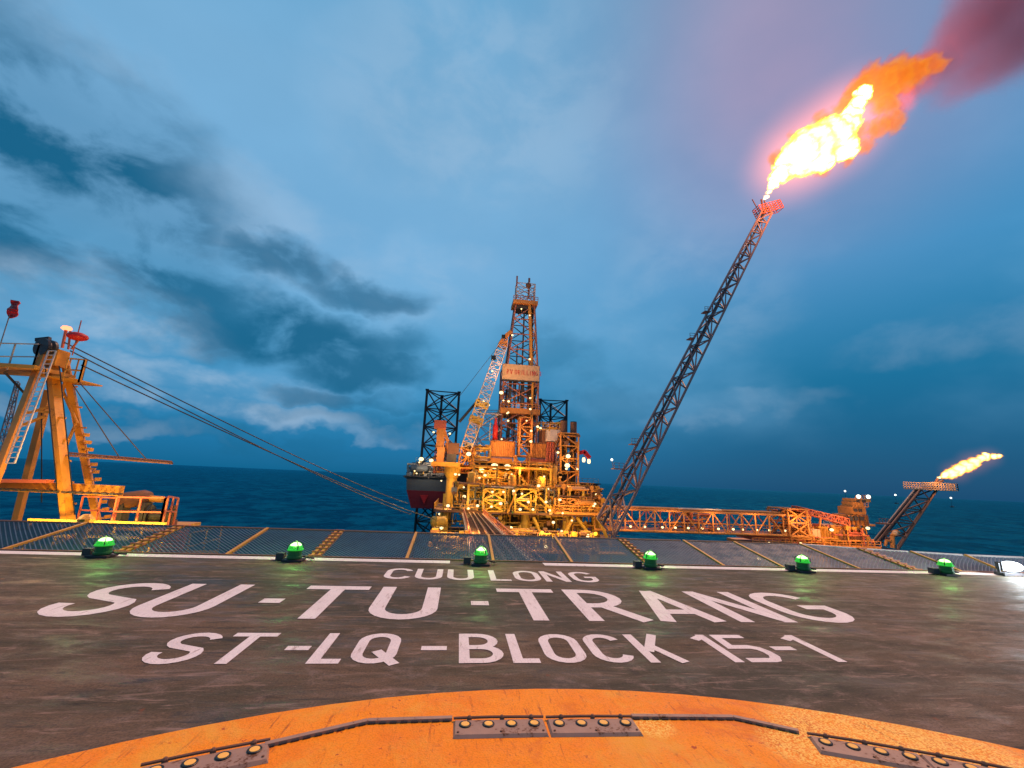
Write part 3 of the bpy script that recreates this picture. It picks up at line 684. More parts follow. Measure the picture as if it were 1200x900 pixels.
# deck stuff on the hull
def stack_block(name, label, cat, rects, Y, d, mat, group=None, railed=True, mat2=None):
    x0, y0, x1, y1 = rects[0]; t = thing(name, label, cat, T((x0 + x1) / 2, y1, Y + d / 2), group)
    for i, r in enumerate(rects):
        a, b, c, e = PB(*r, Y + .02 * i); dd = d * (1 - .12 * i)
        mb = MB().box(((a + b) / 2, Y + dd / 2 + .1 * i, (c + e) / 2), (b - a, dd, e - c))
        for k in range(max(1, int((b - a) / 1.2))): mb.box((a + (k + .5) * (b - a) / max(1, int((b - a) / 1.2)), Y + .05 * i - .04, (c + e) / 2), (.12, .12, (e - c) * .94))
        mb.build('block', mat if i % 2 == 0 or mat2 is None else mat2, t)
        if railed and i == len(rects) - 1: MB().rail([(a, Y, e), (b, Y, e)], 1.0, 1.5, .07).build('railing', M['pipe'], t)
    return t
stack_block('accommodation_block', 'pale cabin block with lights at the left end of the rig hull', 'cabin', [(483, 548, 506, 563), (487, 541, 503, 548)], 119, 10, M['hullgrey'])
stack_block('winch_house', 'dark winch house on the hull behind the yellow crane', 'cabin', [(507, 552, 522, 563)], 118.5, 6, M['dark'])
stack_block('deck_house', 'dim low deck house on the hull, right of the crane pedestal', 'cabin', [(536, 548, 566, 563)], 119, 8, M['hullgrey'])
# legs
def leg(label, xs, ytop, Y, mat, rot=0, w=.75, n=10, bot=SEA, half=4.6, wb=.28, group='lattice legs of the jack-up rig'):
    top = T(sum(xs) / len(xs), ytop, Y); cx = top.x
    A = []; B = []
    hw = abs(T(max(xs), ytop, Y).x - T(min(xs), ytop, Y).x) / 2
    for i in range(3):
        an = R(rot + 120 * i); x, y = cx + math.cos(an) * hw * 1.12, Y + math.sin(an) * hw * 1.12
        A.append((x, y, bot)); B.append((x, y, top.z))
    mb = MB()
    for a_, b_ in zip(A, B): mb.bar(a_, b_, w, n=8); mb.box((a_[0], a_[1], top.z + .2), (1.0, 1.0, .4))
    t = mb.build('leg', mat, RIG); t['label'] = label
    bays = round((top.z - bot) / 5.4); m2 = MB(); m2.lattice(A, B, bays, .01, wb, 'x'); m2.build('bracing', mat, t); return t
leg('black lattice leg standing left of the orange crane', (500, 538), 461, 128, M['black'], 95)
leg('black lattice leg rising right of the derrick', (632, 663), 471, 138, M['black'], 85)
leg('pale pink lattice leg between crane boom and derrick', (563, 590), 482, 152, M['pink'], 70, .6, wb=.22)

# derrick
def rigpt(px, py, Y=106): return T(px, py, Y)
M['derrick'] = paint('derrick_paint', (.34, .13, .09), .5, wear=.4)
dt = thing('drilling_derrick', 'tall reddish lattice drilling derrick with crown platform on top', 'derrick', T(611, 515, 108))
zb, zs0, zs1, zc = T(610, 520, 106).z, T(610, 446, 106).z, T(610, 428, 106).z, T(616, 356, 106).z
xl0, xr0 = T(590, 446, 106).x, T(631, 446, 106).x; xl2, xr2 = T(595, 427, 106).x, T(630, 427, 106).x; xl1, xr1 = T(605, 352, 106).x, T(627, 352, 106).x
A = [(xl0, 106, zb), (xr0, 106, zb), (xr0, 115, zb), (xl0, 115, zb)]; B = [(xl0, 106, zs1), (xr0, 106, zs1), (xr0, 115, zs1), (xl0, 115, zs1)]
MB().lattice(A, B, 4, .55, .26, 'x').build('lower_frame', M['derrick'], dt)
A = [(xl2, 106, zs1), (xr2, 106, zs1), (xr2, 113.5, zs1), (xl2, 113.5, zs1)]; B = [(xl1, 106.6, zc), (xr1, 106.6, zc), (xr1, 110.8, zc), (xl1, 110.8, zc)]
MB().lattice(A, B, 4, .5, .24, 'z', faces=(0, 1)).build('upper_frame', M['derrick'], dt)
MB().lattice(A, B, 4, .45, .2, 'x', faces=(2, 3)).build('rear_frame', M['dark'], dt)
cxm = (xl1 + xr1) / 2
MB().box((cxm, 108.6, zc + .5), (xr1 - xl1 + 1.6, 5.6, 1.0)).build('crown_platform', M['orange'], dt)
MB().box((cxm, 108.6, zc - .6), (xr1 - xl1 - .4, 4, 1.1)).build('crown_block', M['dark'], dt)
MB().rail([(xl1 - .8, 105.9, zc + 1), (xr1 + .8, 105.9, zc + 1)], 1.1, 1., .12).build('crown_railing', M['derrick'], dt)
zt = T(616, 331, 106).z
MB().lattice([(xl1, 106.5, zc + 1), (xr1, 106.5, zc + 1), (xr1, 109, zc + 1), (xl1, 109, zc + 1)], [(xl1, 106.5, zt), (xr1, 106.5, zt), (xr1, 109, zt), (xl1, 109, zt)], 2, .3, .16, 'x').build('gin_frame', M['pink'], dt)
mb = MB().bar((xl1, 106.4, zt - 1), (xl1, 106.4, T(608, 323, 106).z), .4); mb.bar((cxm + .9, 107, zt - 4), (cxm + .9, 107, T(619, 324, 106).z), .5); mb.build('gin_pole', M['derrick'], dt)
MB().ball((cxm + .7, 106.6, T(617, 333, 106).z), .8, 8).build('sheave', M['rust'], dt)
MB().bar((cxm, 108, zb), (cxm, 108, zc), .45, n=8).bar((cxm + 2.2, 109, zb), (cxm + 2.2, 109, zc), .8).bar((cxm - 1.4, 109, zb), (cxm - 1.4, 109, zs1 + 6), .35).build('travelling_gear', M['dark'], dt)
mb = MB()
for j in range(15):
    z = zb + (zc - zb) * j / 15; w_ = xr0 + (xr1 - xr0) * max(0, (z - zs1) / (zc - zs1)); mb.bar((w_ - 1.6, 106, z), (w_ - .7, 106, z), .1)
mb.bar((xr0 - 1.5, 106, zb), (xr0 - 1.5, 106, zs0), .5); mb.bar((xr2 - 1.6, 106.3, zs1), (xr1 - 1.4, 106.5, zc), .7); mb.build('ladder_trunk', M['amber'], dt)
MB().box(((xl0 + xr0) / 2, 110.5, T(610, 482, 106).z), (xr0 - xl0 + 1.2, 9.8, 1.4)).build('monkey_board', M['orange'], dt)
MB().rail([(xl0 - .5, 105.5, T(610, 482, 106).z + .7), (xr0 + .5, 105.5, T(610, 482, 106).z + .7)], 1.1, 1., .12).build('board_railing', M['orange'], dt)
for px in (596, 611, 624): q = T(px, 500, 107); MB().bar((q.x, 107.5, zb), (q.x, 107.5, zs0), 1.1 if px == 624 else .8).build('column', M['dark'], dt)
# name panel
a, b, c, d = PB(588.5, 427.5, 632, 445.5, 105.4)
MB().box(((a + b) / 2, 105.9, (c + d) / 2), (b - a, .9, d - c)).build('name_panel', M['cream'], dt)
MB().box(((a + b) / 2, 105.9, c - .15), (b - a + .1, 1., .28)).build('panel_underside', M['dark'], dt)
lt = MB(); x = a + 1.2; hh = 1.25; yy = 105.43
for ch in 'PV DRILLING I':
    w_ = .36 if ch == 'I' else .62
    if ch != ' ':
        for k, (kind, pts) in enumerate(glyph(ch, w_, hh, .15)):
            if kind == 'c': pts = pts + [pts[0]]
            for (u, v), (u2, v2) in zip(pts, pts[1:]): lt.bar((x + u, yy, (c + d) / 2 - .62 + v), (x + u2, yy, (c + d) / 2 - .62 + v2), .15, .06)
    x += w_ * .58 if ch == ' ' else w_ + .22
lt.build('sign_lettering', M['red'], dt)

# substructure and containers
def container(label, rect, Y, mat, n):
    x0, y0, x1, y1 = rect; a, b, c, d = PB(*rect, Y)
    t = thing('shipping_container', label, 'container', ((a + b) / 2, Y, c), 'ribbed containers on the rig deck')
    MB().corr(a, b, Y, c, d, n, .14, 3.5).build('ribbed_wall', mat, t)
    f = MB()
    for x in (a, b): f.box((x, Y - .02, (c + d) / 2), (.22, .3, d - c + .1))
    for z in (c, d): f.box(((a + b) / 2, Y - .02, z), (b - a, .28, .25))
    f.build('frame', M['rust'], t)
container('orange brown ribbed container left of the stair tower', (*c3(530, 170), *c3(662, 256)), 100, M['orange'], 13)
container('orange brown ribbed container right of the stair tower', (*c3(745, 182), *c3(832, 262)), 100, M['orange'], 9)
t = thing('rig_substructure', 'dark steel substructure with pale girders below the containers', 'substructure', T(600, 560, 101))
for r, mt in (((*c3(380, 258), *c3(512, 280)), 'pink'), ((*c3(530, 262), *c3(648, 280)), 'orange'), ((*c3(745, 268), *c3(880, 290)), 'redpaint'), ((*c3(440, 284), *c3(880, 292)), 'amber')):
    pbox(MB(), *r, 100, 6).build('girder', M[mt], t)
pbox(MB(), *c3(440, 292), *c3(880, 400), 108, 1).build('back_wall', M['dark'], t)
mb = MB()
for i in range(14):
    x = 440 + i * 34; p, q = T(*c3(x, 290), 102), T(*c3(x, 405), 102); mb.bar(p, (p.x, 102, q.z), .3)
mb.build('column', M['amber'], t)
mb = MB()
for i in range(13):
    p, q = T(*c3(440 + i * 34, 345), 101.6), T(*c3(474 + i * 34, 400), 101.6); mb.bar(p, q, .16); mb.bar((p.x, p.y, q.z), (q.x, q.y, p.z), .16)
mb.build('bracing', M['amber'], t)
# silo tower
def silo(label, x0, y0, x1, y1, Y, mat, n=4):
    a, b, c, d = PB(x0, y0, x1, y1, Y); t = thing('silo_bank', label, 'silo', ((a + b) / 2, Y, c)); w_ = (b - a) / n
    for i in range(n):
        prof = [(w_ * .15, 0), (w_ * .48, .5)]
        k = 8
        for j in range(k): z = .5 + (d - c - 1) * j / k; prof += [(w_ * .48, z), (w_ * .53, z + .1), (w_ * .48, z + .25)]
        prof += [(w_ * .48, d - c - .4), (w_ * .2, d - c)]
        MB().lathe((a + w_ * (i + .5), Y + 1, c), prof, n=12).build('silo', mat, t, False)
    return t
silo('red ribbed vertical cylinders under the pale tower box', *c3(834, 172), *c3(882, 292), 99, M['redpaint'], 3)
stack_block('tower_box', 'pale ribbed box tower topped with small lit tanks', 'tower', [(*c3(834, 108), *c3(908, 172)), (*c3(845, 92), *c3(890, 108))], 99, 5, M['pink'], mat2=M['amber'])
stack_block('tower_box', 'dark narrow box tower beside the pale one, behind the lamps', 'tower', [(*c3(808, 112), *c3(834, 185))], 101, 4, M['rust'])
# red vertical tank by crane boom
t = thing('mud_tank', 'slim bright red vertical cylinder standing on the left container', 'tank', T(*c3(553, 168), 101))
p, q = T(*c3(553, 168), 101.5), T(*c3(553, 72), 101.5)
MB().lathe((p.x, 101.5, p.z), [(.62, 0), (.62, (q.z - p.z) * .82), (.45, (q.z - p.z) * .9), (.35, (q.z - p.z)), (.3, (q.z - p.z) + 1.2)], n=14).build('shell', M['red'], t, True)
MB().bar((p.x - 1.3, 101.2, p.z), (p.x - 1.3, 101.2, q.z), .2).build('pipe', M['pipe'], t)

# stair tower in front of the derrick
def scaffold(name, label, cat, x0, x1, ytop, ybot, Y, depth, levels, wc, wb, mat, style='z', group=None, parts='frame'):
    xm = (x0 + x1) / 2; top = T(xm, ytop, Y); bot = T(xm, ybot, Y); a = T(x0, (ytop + ybot) / 2, Y).x; b = T(x1, (ytop + ybot) / 2, Y).x
    A = [(a, Y, bot.z), (b, Y, bot.z), (b, Y + depth, bot.z), (a, Y + depth, bot.z)]; B = [(x, y, top.z) for x, y, z in A]
    t = thing(name, label, cat, ((a + b) / 2, Y, bot.z), group)
    MB().lattice(A, B, levels, wc, wb, style).build(parts, mat, t)
    for j in range(1, levels + 1):
        z = bot.z + (top.z - bot.z) * j / levels
        MB().box(((a + b) / 2, Y + depth / 2, z), (b - a, depth, .10)).build('landing', M['rust'], t)
    return t, a, b, bot.z, top.z
st, a, b, z0, z1 = scaffold('stair_tower', 'orange open lattice stair tower in front of the derrick', 'stair tower', *[c3(688, 0)[0], c3(752, 0)[0]], c3(0, 42)[1], c3(0, 250)[1], 98, 3.5, 4, .42, .26, M['orange'])
mb = MB()
for j in range(4):
    zz0, zz1 = z0 + (z1 - z0) * j / 4, z0 + (z1 - z0) * (j + 1) / 4
    p, q = ((a + .4, zz0), (b - .4, zz1)) if j % 2 else ((b - .4, zz0), (a + .4, zz1)); mb.bar((p[0], 99, p[1]), (q[0], 99, q[1]), .9, .16)
mb.build('stair_flight', M['redpaint'], st)
pbox(MB(), *c3(690, 45), *c3(750, 78), 99.5, 2).build('cabin', M['redpaint'], st)
scaffold('stair_tower', 'orange lattice tower standing on the platform below the stair tower', 'stair tower', c3(668, 0)[0], c3(738, 0)[0], c3(0, 250)[1], c3(0, 410)[1], 95, 4, 2, .45, .28, M['orange'])
# exhaust stacks in a scaffold
et, a, b, z0, z1 = scaffold('exhaust_scaffold', 'orange open scaffold around two dark exhaust stacks', 'scaffold', c3(908, 0)[0], c3(1005, 0)[0], c3(0, 128)[1], c3(0, 478)[1], 96, 6, 5, .42, .24, M['orange'])
for lab, x, yt in (('left dark exhaust stack inside the orange scaffold', 925, 58), ('right dark exhaust stack inside the orange scaffold', 979, 66)):
    p, q = T(*c3(x, 480), 99), T(*c3(x, yt), 99); t = thing('exhaust_stack', lab, 'chimney', (q.x, 99, p.z), 'exhaust stacks')
    MB().lathe((q.x, 99, p.z), [(.75, 0), (.75, q.z - p.z), (.6, q.z - p.z + .01)], n=16).build('pipe', M['black'], t, False)
    for j in range(6): MB().lathe((q.x, 99, z0 + (z1 - z0) * j / 5 + .3), [(.8, 0), (.9, .1), (.8, .3)], n=16).build('band', M['rust'], t)
    MB().lathe((q.x, 99, q.z - 3.6), [(.78, 0), (.78, 3.4)], n=16).build('band', M['rust'], t)
pbox(MB(), *c3(908, 440), *c3(1004, 478), 99.5, 3).build('silencer', M['dark'], et)
# small red crane arm at right
t = thing('lifeboat_davit', 'small red arm with two hanging lamps right of the exhaust stacks', 'davit', T(*c3(1010, 250), 97))
MB().bar(T(*c3(1000, 236), 97), T(*c3(1040, 228), 97), .9).bar(T(*c3(1036, 226), 97), T(*c3(1066, 262), 97), .9, .8).build('arm', M['red'], t)
for x, y in ((1034, 272), (1062, 280)):
    p = T(*c3(x, y), 97); MB().lathe(p - Vector((0, 0, .5)), [(.25, 0), (.4, .4), (.3, 1.0)], n=8).build('lamp', M['lamp'], t); MB().bar(p, p + Vector((0, 0, 1.6)), .1).build('hanger', M['rust'], t)

# main crane: pedestal, machinery, boom
t = thing('pedestal_crane', 'orange pedestal crane with pale lattice boom raised to the derrick', 'crane', T(527, 598, 97))
x, zb_ = T(*c3(308, 540), 97).x, T(*c3(308, 545), 97).z; zt_ = T(*c3(308, 318), 97).z
MB().lathe((x, 97, zb_), [(1.15, 0), (1.15, (zt_ - zb_) * .76), (1.7, (zt_ - zb_) * .88), (1.85, (zt_ - zb_)), (1.85, (zt_ - zb_) + .5)], n=20).build('pedestal', M['yellow'], t, False)
p, q = T(*c3(240, 300), 97), T(*c3(340, 296), 97)
MB().box(((p.x + q.x) / 2, 97, p.z + .2), (q.x - p.x + 2, 6, .9)).build('turntable', M['amber'], t)
pbox(MB(), *c3(238, 200), *c3(280, 296), 95.5, 4).build('machinery_house', M['orange'], t)
pbox(MB(), *c3(300, 180), *c3(360, 240), 96, 3).build('cab', M['rust'], t)
pbox(MB(), *c3(292, 240), *c3(345, 292), 95, 3).build('winch_box', M['dark'], t)
mb = MB(); mb.bar(T(*c3(258, 205), 97), T(*c3(262, 70), 97), 1.7, 1.5); mb.build('gantry_mast', M['orange'], t)
mb = MB(); mb.bar(T(*c3(272, 90), 97), T(*c3(330, 270), 96.5), .6); mb.bar(T(*c3(290, 180), 97), T(*c3(320, 290), 96.5), .5); mb.build('back_leg', M['orange'], t)
MB().box(T(*c3(258, 82), 97), (2.6, 2, 1.8)).build('mast_head', M['redpaint'], t)
A0 = T(*c3(370, 290), 96); Bz = T(*c2(610, 395), 102); e = (Bz - A0).normalized(); sd = Vector((0, 1, 0)).cross(e).normalized(); hw = 1.15
def fr(c, w): return [c + sd * w, c + sd * w + Vector((0, 2.2, 0)), c - sd * w + Vector((0, 2.2, 0)), c - sd * w]
m0 = A0.lerp(Bz, .10); m1 = A0.lerp(Bz, .93)
MB().lattice(fr(A0, .5), fr(m0, hw), 2, .32, .2, 'z').build('boom_foot', M['orange'], t)
MB().lattice(fr(m0, hw), fr(A0.lerp(Bz, .42), 1.35), 7, .28, .15, 'z').build('lower_boom', M['cream'], t)
MB().lattice(fr(A0.lerp(Bz, .42), 1.35), fr(m1, 1.1), 10, .26, .15, 'z').build('upper_boom', M['pink'], t)
MB().lattice(fr(m1, 1.1), fr(Bz, .6), 2, .35, .2, 'x').build('boom_head', M['orange'], t)
mb = MB(); p = T(*c2(640, 362), 102); mb.bar(Bz - sd * .3, p, .9, .8); mb.bar(Bz + sd * .3, p, .5, .5); mb.build('jib_nose', M['orange'], t)
MB().box(T(*c2(600, 390), 101.5), (.9, .8, .8)).box(T(*c2(546, 505), 101), (1.1, .8, 1.0)).build('sheave_block', M['black'], t)
for a_, b_, w_ in (((585, 425), (360, 715), .09), ((470, 725), (362, 850), .5)): MB().bar(T(*c2(*a_), 101), T(*c2(*b_), 98), w_).build('pendant_cable', M['dark'], t)
for f in (.3, .42): MB().lattice(fr(A0.lerp(Bz, f), 1.5), fr(A0.lerp(Bz, f + .035), 1.5), 1, .4, .25, 'x').build('boom_joint', M['yellow'], t)
t = thing('boom_rest', 'pale tubular trestle between the crane boom and the derrick', 'trestle', T(*c3(520, 180), 105))
MB().bar(T(*c3(490, 20), 105), T(*c3(590, 28), 105), .35, n=8).bar(T(*c3(470, 95), 105), T(*c3(575, 25), 105), .35, n=8).bar(T(*c3(450, 180), 105), T(*c3(585, 110), 105), .28, n=8).bar(T(*c3(450, 90), 105), T(*c3(450, 215), 105), .28, n=8).build('tube_frame', M['pink'], t)

# ================================================================ WELLHEAD PLATFORM (yellow, Y 86 to 100)
PY = 88
X0, X1 = T(508, 600, PY).x, T(708, 604, PY).x
ZM = T(600, 600, PY).z; ZU = T(600, 569, PY).z; ZT = T(600, 546, PY).z
wp = thing('wellhead_platform', 'yellow lit production platform full of pipes below the rig', 'platform', ((X0 + X1) / 2, PY, SEA))
def deckplate(x0, x1, z, y0, y1, mat, name='deck_plate', th=.45):
    MB().box(((x0 + x1) / 2, (y0 + y1) / 2, z - th / 2), (x1 - x0, y1 - y0, th)).build(name, M[mat], wp)
    MB().rail([(x0, y1, z), (x0, y0, z), (x1, y0, z), (x1, y1, z)], 1.15, 1.7, .10).build('railing', M['amber'], wp)
deckplate(X0, X1, ZM, PY, 106, 'rust')
deckplate(T(548, 570, PY).x, T(700, 570, PY).x, ZU, PY + 1.5, 106, 'orange')
deckplate(T(552, 545, PY).x, T(653, 547, PY).x, ZT, PY + 4, 106, 'amber')
deckplate(X0 + 1, X1 + 3, T(600, 631, PY).z, PY, 104, 'rust', 'lower_deck')
for px in (520, 548, 566, 585, 604, 622, 640, 655, 668, 684, 700):
    x = T(px, 590, PY).x; MB().bar((x, PY + .4, ZM), (x, PY + .4, ZU if px < 690 and px > 545 else ZM + 3), .42).build('column', M['yellow'], wp)
for px in (556, 584, 612, 650): x = T(px, 560, PY).x; MB().bar((x, PY + 4, ZU), (x, PY + 4, ZT), .4).build('column', M['yellow'], wp)
mb = MB()
for q in ((495, 455, 545, 395), (700, 375, 870, 555), (665, 440, 720, 395), (575, 470, 610, 430), (480, 500, 560, 430), (760, 500, 800, 450), (620, 560, 660, 470)):
    mb.bar(T(*c3(*q[:2]), PY), T(*c3(*q[2:]), PY), .36)
mb.build('diagonal_brace', M['amber'], wp)
for px in (520, 572, 617, 667, 702):      # jacket legs down into the sea
    x = T(px, 610, PY).x; MB().bar((x, PY + 2, SEA - 2), (x, PY + 2, ZM - .4), 1.7, n=12).build('jacket_leg', M['yellow'], wp)
    MB().bar((x, 103, SEA - 2), (x, 103, ZM - .4), 1.7, n=12).build('jacket_leg', M['yellow'], wp)
xs_ = [T(px, 610, PY).x for px in (520, 572, 617, 667, 702)]
mb = MB(); zl = T(600, 631, PY).z
for a_, b_ in zip(xs_, xs_[1:]): mb.bar((a_, PY + 2, zl), (b_, PY + 2, SEA), .8, n=8); mb.bar((b_, PY + 2, zl), (a_, PY + 2, SEA), .8, n=8)
for a_, b_ in ((655, 672), (700, 676), (716, 700), (640, 625)): mb.bar(T(a_, 640, PY), T(b_, 606, PY), .7, n=8)
mb.build('jacket_brace', M['yellow'], wp)
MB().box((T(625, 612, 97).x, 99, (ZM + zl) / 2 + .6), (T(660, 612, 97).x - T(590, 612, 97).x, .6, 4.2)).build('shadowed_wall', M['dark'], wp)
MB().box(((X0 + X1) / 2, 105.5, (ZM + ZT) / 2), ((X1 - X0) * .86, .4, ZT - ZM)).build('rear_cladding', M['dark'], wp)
# right outrigger modules
pbox(MB(), *c3(1000, 455), *c3(1092, 490), 91, 6).build('module_box', M['amber'], wp)
pbox(MB(), *c3(1005, 510), *c3(1130, 545), 90, 6).build('module_box', M['orange'], wp)
mb = MB(); mb.rail([T(*c3(1000, 452), 91), T(*c3(1110, 452), 91)], 1.1, 1., .1); mb.rail([T(*c3(1000, 545), 89), T(*c3(1150, 560), 89)], 1.3, 1., .12); mb.build('railing', M['orange'], wp)
deckplate(T(*c3(880, 0), PY).x, T(*c3(1140, 560), PY).x, T(*c3(1000, 552), PY).z, PY - 2, 100, 'orange', 'outrigger_deck')
scaffold('pipe_module', 'yellow frame module with bright piping in the platform middle', 'module', c3(490, 0)[0], c3(608, 0)[0], c3(0, 430)[1], c3(0, 550)[1], 87, 6, 2, .30, .2, M['yellow'], 'x')
scaffold('pipe_module', 'bright yellow frame module below the stair tower', 'module', c3(662, 0)[0], c3(775, 0)[0], c3(0, 430)[1], c3(0, 556)[1], 87, 6, 2, .34, .22, M['yellow'], 'z')
scaffold('pipe_module', 'orange frame module under the exhaust stacks', 'module', c3(880, 0)[0], c3(1005, 0)[0], c3(0, 482)[1], c3(0, 556)[1], 87.5, 6, 2, .34, .22, M['orange'], 'x')
# vessels and clutter
def vessel(label, px, py, L, r, Y, mat, name='pressure_vessel', vertical=False, group=None):
    p = T(px, py, Y); t = thing(name, label, 'vessel', p - Vector((0, 0, r if not vertical else 0)), group)
    ax = (0, 0, 1) if vertical else (1, 0, 0); o = p if vertical else p - Vector((L / 2, 0, 0))
    MB().lathe(o, [(r * .1, -r * .5), (r * .6, -r * .4), (r * .92, -r * .15), (r, 0), (r, L * .33), (r * 1.05, L * .34), (r, L * .36), (r, L), (r * .92, L + r * .15), (r * .6, L + r * .4), (r * .1, L + r * .5)], axis=ax, n=14).build('shell', mat, t, True)
    mb = MB()
    if vertical: mb.lathe(o - Vector((0, 0, r * 1.1)), [(r * .8, 0), (r * .8, r)], n=12)
    else:
        for f in (.2, .8): MB().box(o + Vector((L * f, 0, -r * .9)), (.3, r * 1.4, r * .9)).build('saddle', M['amber'], t)
    if vertical: mb.build('skirt', M['amber'], t)
    n = MB()
    for f in (.25, .6): q = o + Vector(ax) * (L * f); n.bar(q, q + (Vector((0, 0, r + .6)) if not vertical else Vector((0, -r - .5, 0))), .25, n=8)
    n.build('nozzle', mat, t); return t
for a_ in (('short yellow horizontal vessel low in the middle frame module', *c3(545, 520), 4.2, .9, 90, M['yellow']), ('long pale horizontal vessel below the bright module', *c3(700, 520), 5, .8, 91, M['cream']),
           ('yellow horizontal vessel under the mid deck railing', *c3(560, 470), 4, .8, 92, M['yellow']), ('pale yellow vessel on the upper deck near the tower', *c3(815, 432), 3.2, .8, 93, M['cream']),
           ('cream horizontal vessel left beside the crane pedestal', *c3(415, 530), 3, .9, 90, M['cream']), ('orange horizontal vessel on the outrigger at right', *c3(1040, 505), 4, .6, 88, M['orange']),
           ('olive round ended tank at the left edge of the platform', *c3(250, 607), 2.2, 1.0, 84, M['yellow'])): vessel(*a_)
for a_ in (('upright yellow separator at the platform left', *c3(420, 480), 5, .8, 91, M['yellow']), ('upright yellow separator behind the middle module', *c3(640, 520), 6, .8, 92, M['amber']), ('upright yellow separator right of the bright module', *c3(800, 530), 6, 1., 92, M['yellow']),
           ('upright amber separator beside the exhaust scaffold', *c3(868, 440), 5, .8, 93, M['amber'])): vessel(*a_, vertical=True)
vessel('rounded dark tank high on the hull by the white lights', *c3(145, 320), 4, 1.0, 117, M['hullgrey'])
# tangle of process pipes: one thing per deck
rnd = random.Random(3)
def pipework(label, x0, y0, x1, y1, Y, dep, n, mats, r=(.09, .22)):
    t = thing('process_piping', label, 'pipework', T((x0 + x1) / 2, y1, Y)); a, b, c, d = PB(x0, y0, x1, y1, Y)
    for i in range(min(n, 99)):
            mt = mats[i % len(mats)]
            y = Y + rnd.random() * dep; p = Vector((rnd.uniform(a, b), y, rnd.uniform(c, d))); rr = rnd.uniform(*r); pts = [p]
            for k in range(rnd.choice((2, 3, 4))):
                ax = rnd.choice((0, 0, 2, 2, 1)); q = pts[-1].copy(); L = rnd.choice((-1, 1)) * rnd.uniform(.8, 5)
                q[ax] += L if ax != 1 else L * .4
                q.x = min(b, max(a, q.x)); q.z = min(d, max(c, q.z)); q.y = max(Y, q.y); pts.append(q)
            po = MB().path(pts, rr, 6).build('pipe', M[mt], t); m2 = M[mats[(i + 1) % len(mats)]]
            if i % 4 == 0: MB().lathe(pts[1] - Vector((0, .35, 0)), [(rr * 1.2, 0), (rr * 2.6, .02), (rr * 2.6, .12), (rr, .14), (rr, .5)], axis=(0, 1, 0), n=8).build('valve', m2, po)
            elif i % 4 == 2: MB().box(pts[-1], (rnd.uniform(.4, 1.3), .6, rnd.uniform(.4, 1.1))).build('control_box', m2, po)
pipework('yellow pipes and valves crowding the left third of the main deck', *c3(330, 400), *c3(480, 550), 89, 6, 99, ('yellow', 'grey', 'dark', 'rust', 'amber'))
pipework('yellow and pale pipes filling the middle main deck modules', *c3(480, 420), *c3(660, 552), 88, 6, 99, ('yellow', 'cream', 'rust', 'green', 'dark', 'pipe'))
pipework('brightly lit yellow pipes under the stair tower', *c3(660, 430), *c3(880, 556), 88, 6, 99, ('yellow', 'dark', 'cream', 'grey', 'rust'))
pipework('orange pipes around the base of the exhaust stacks', *c3(880, 420), *c3(1140, 556), 88, 5, 90, ('orange', 'amber', 'rust'))
pipework('pipes and valves on the upper deck left of the tower', *c3(430, 330), *c3(660, 415), 96, 5, 90, ('amber', 'yellow', 'pipe'))
pipework('pipes and valves on the upper deck right of the tower', *c3(750, 300), *c3(905, 420), 95, 5, 90, ('amber', 'yellow', 'rust', 'cream'))
pipework('dim pipes hanging under the main deck', *c3(280, 570), *c3(1120, 650), 89, 8, 130, ('amber', 'rust', 'yellow'))
pipework('orange hoses and gear around the crane foot', *c3(225, 200), *c3(440, 340), 97, 4, 60, ('orange', 'redpaint', 'amber'), (.08, .16))
pipework('pale gear on deck between crane and containers', *c3(400, 190), *c3(530, 260), 99, 4, 40, ('yellow', 'pink', 'amber'))
pipework('pipes and tanks on top of the pale tower box', *c3(790, 70), *c3(905, 112), 99, 4, 26, ('amber', 'yellow'), (.07, .14))
pipework('tangled pipes inside the lower derrick', *c2(600, 630), *c3(790, 170), 108, 5, 60, ('redpaint', 'dark', 'amber'), (.1, .2))
pipework('gear and rails on the hull top left', *c3(75, 290), *c3(290, 372), 117, 4, 60, ('hullgrey', 'pipe', 'dark'))
pipework('piping strung along the exhaust scaffold', *c3(890, 140), *c3(1004, 440), 96, 2, 40, ('orange', 'rust'), (.06, .13))

# bridge with pipes from our platform to the wellhead platform
zb1 = T(556, 603, 86).z
t = thing('pipe_bridge', 'pinkish pipe bridge with railings running under the net to the platform', 'bridge', (T(556, 603, 86).x, 14, zb1))
xf0, xf1 = T(543, 603, 86).x, T(566, 603, 86).x; yn, yf = 30, 86; zn = zb1 + .2; xs0, xs1 = xf0 + .6, xf1 + 1.6
MB().quadbox([(xs0, yn, zn - .3), (xs1, yn, zn - .3), (xf1, yf, zb1 - .3), (xf0, yf, zb1 - .3), (xs0, yn, zn), (xs1, yn, zn), (xf1, yf, zb1), (xf0, yf, zb1)]).build('deck_plate', M['dark'], t)
for f, r_ in ((.3, .12), (.5, .16), (.7, .12)):
    MB().tube((xs0 + (xs1 - xs0) * f, yn, zn + .35), (xf0 + (xf1 - xf0) * f, yf, zb1 + .35), r_, 8).build('pipeline', M['rust'], t)
for x_, x2 in ((xs0, xf0), (xs1, xf1)):
    a_, b_ = Vector((x_, yn, zn)), Vector((x2, yf, zb1)); MB().bar(a_, b_, .6, .5).build('side_beam', M['cream'], t)
    MB().rail([a_, b_], 1.1, 1.6, .10).build('railing', M['redpaint'], t)
mb = MB()
for i in range(40): f = i / 39; y = yn + (yf - yn) * f; mb.box(((xs0 + (xf0 - xs0) * f + xs1 + (xf1 - xs1) * f) / 2, y, zn + (zb1 - zn) * f + .12), (xs1 - xs0 + .1, .3, .22))
mb.build('sleeper', M['rust'], t)
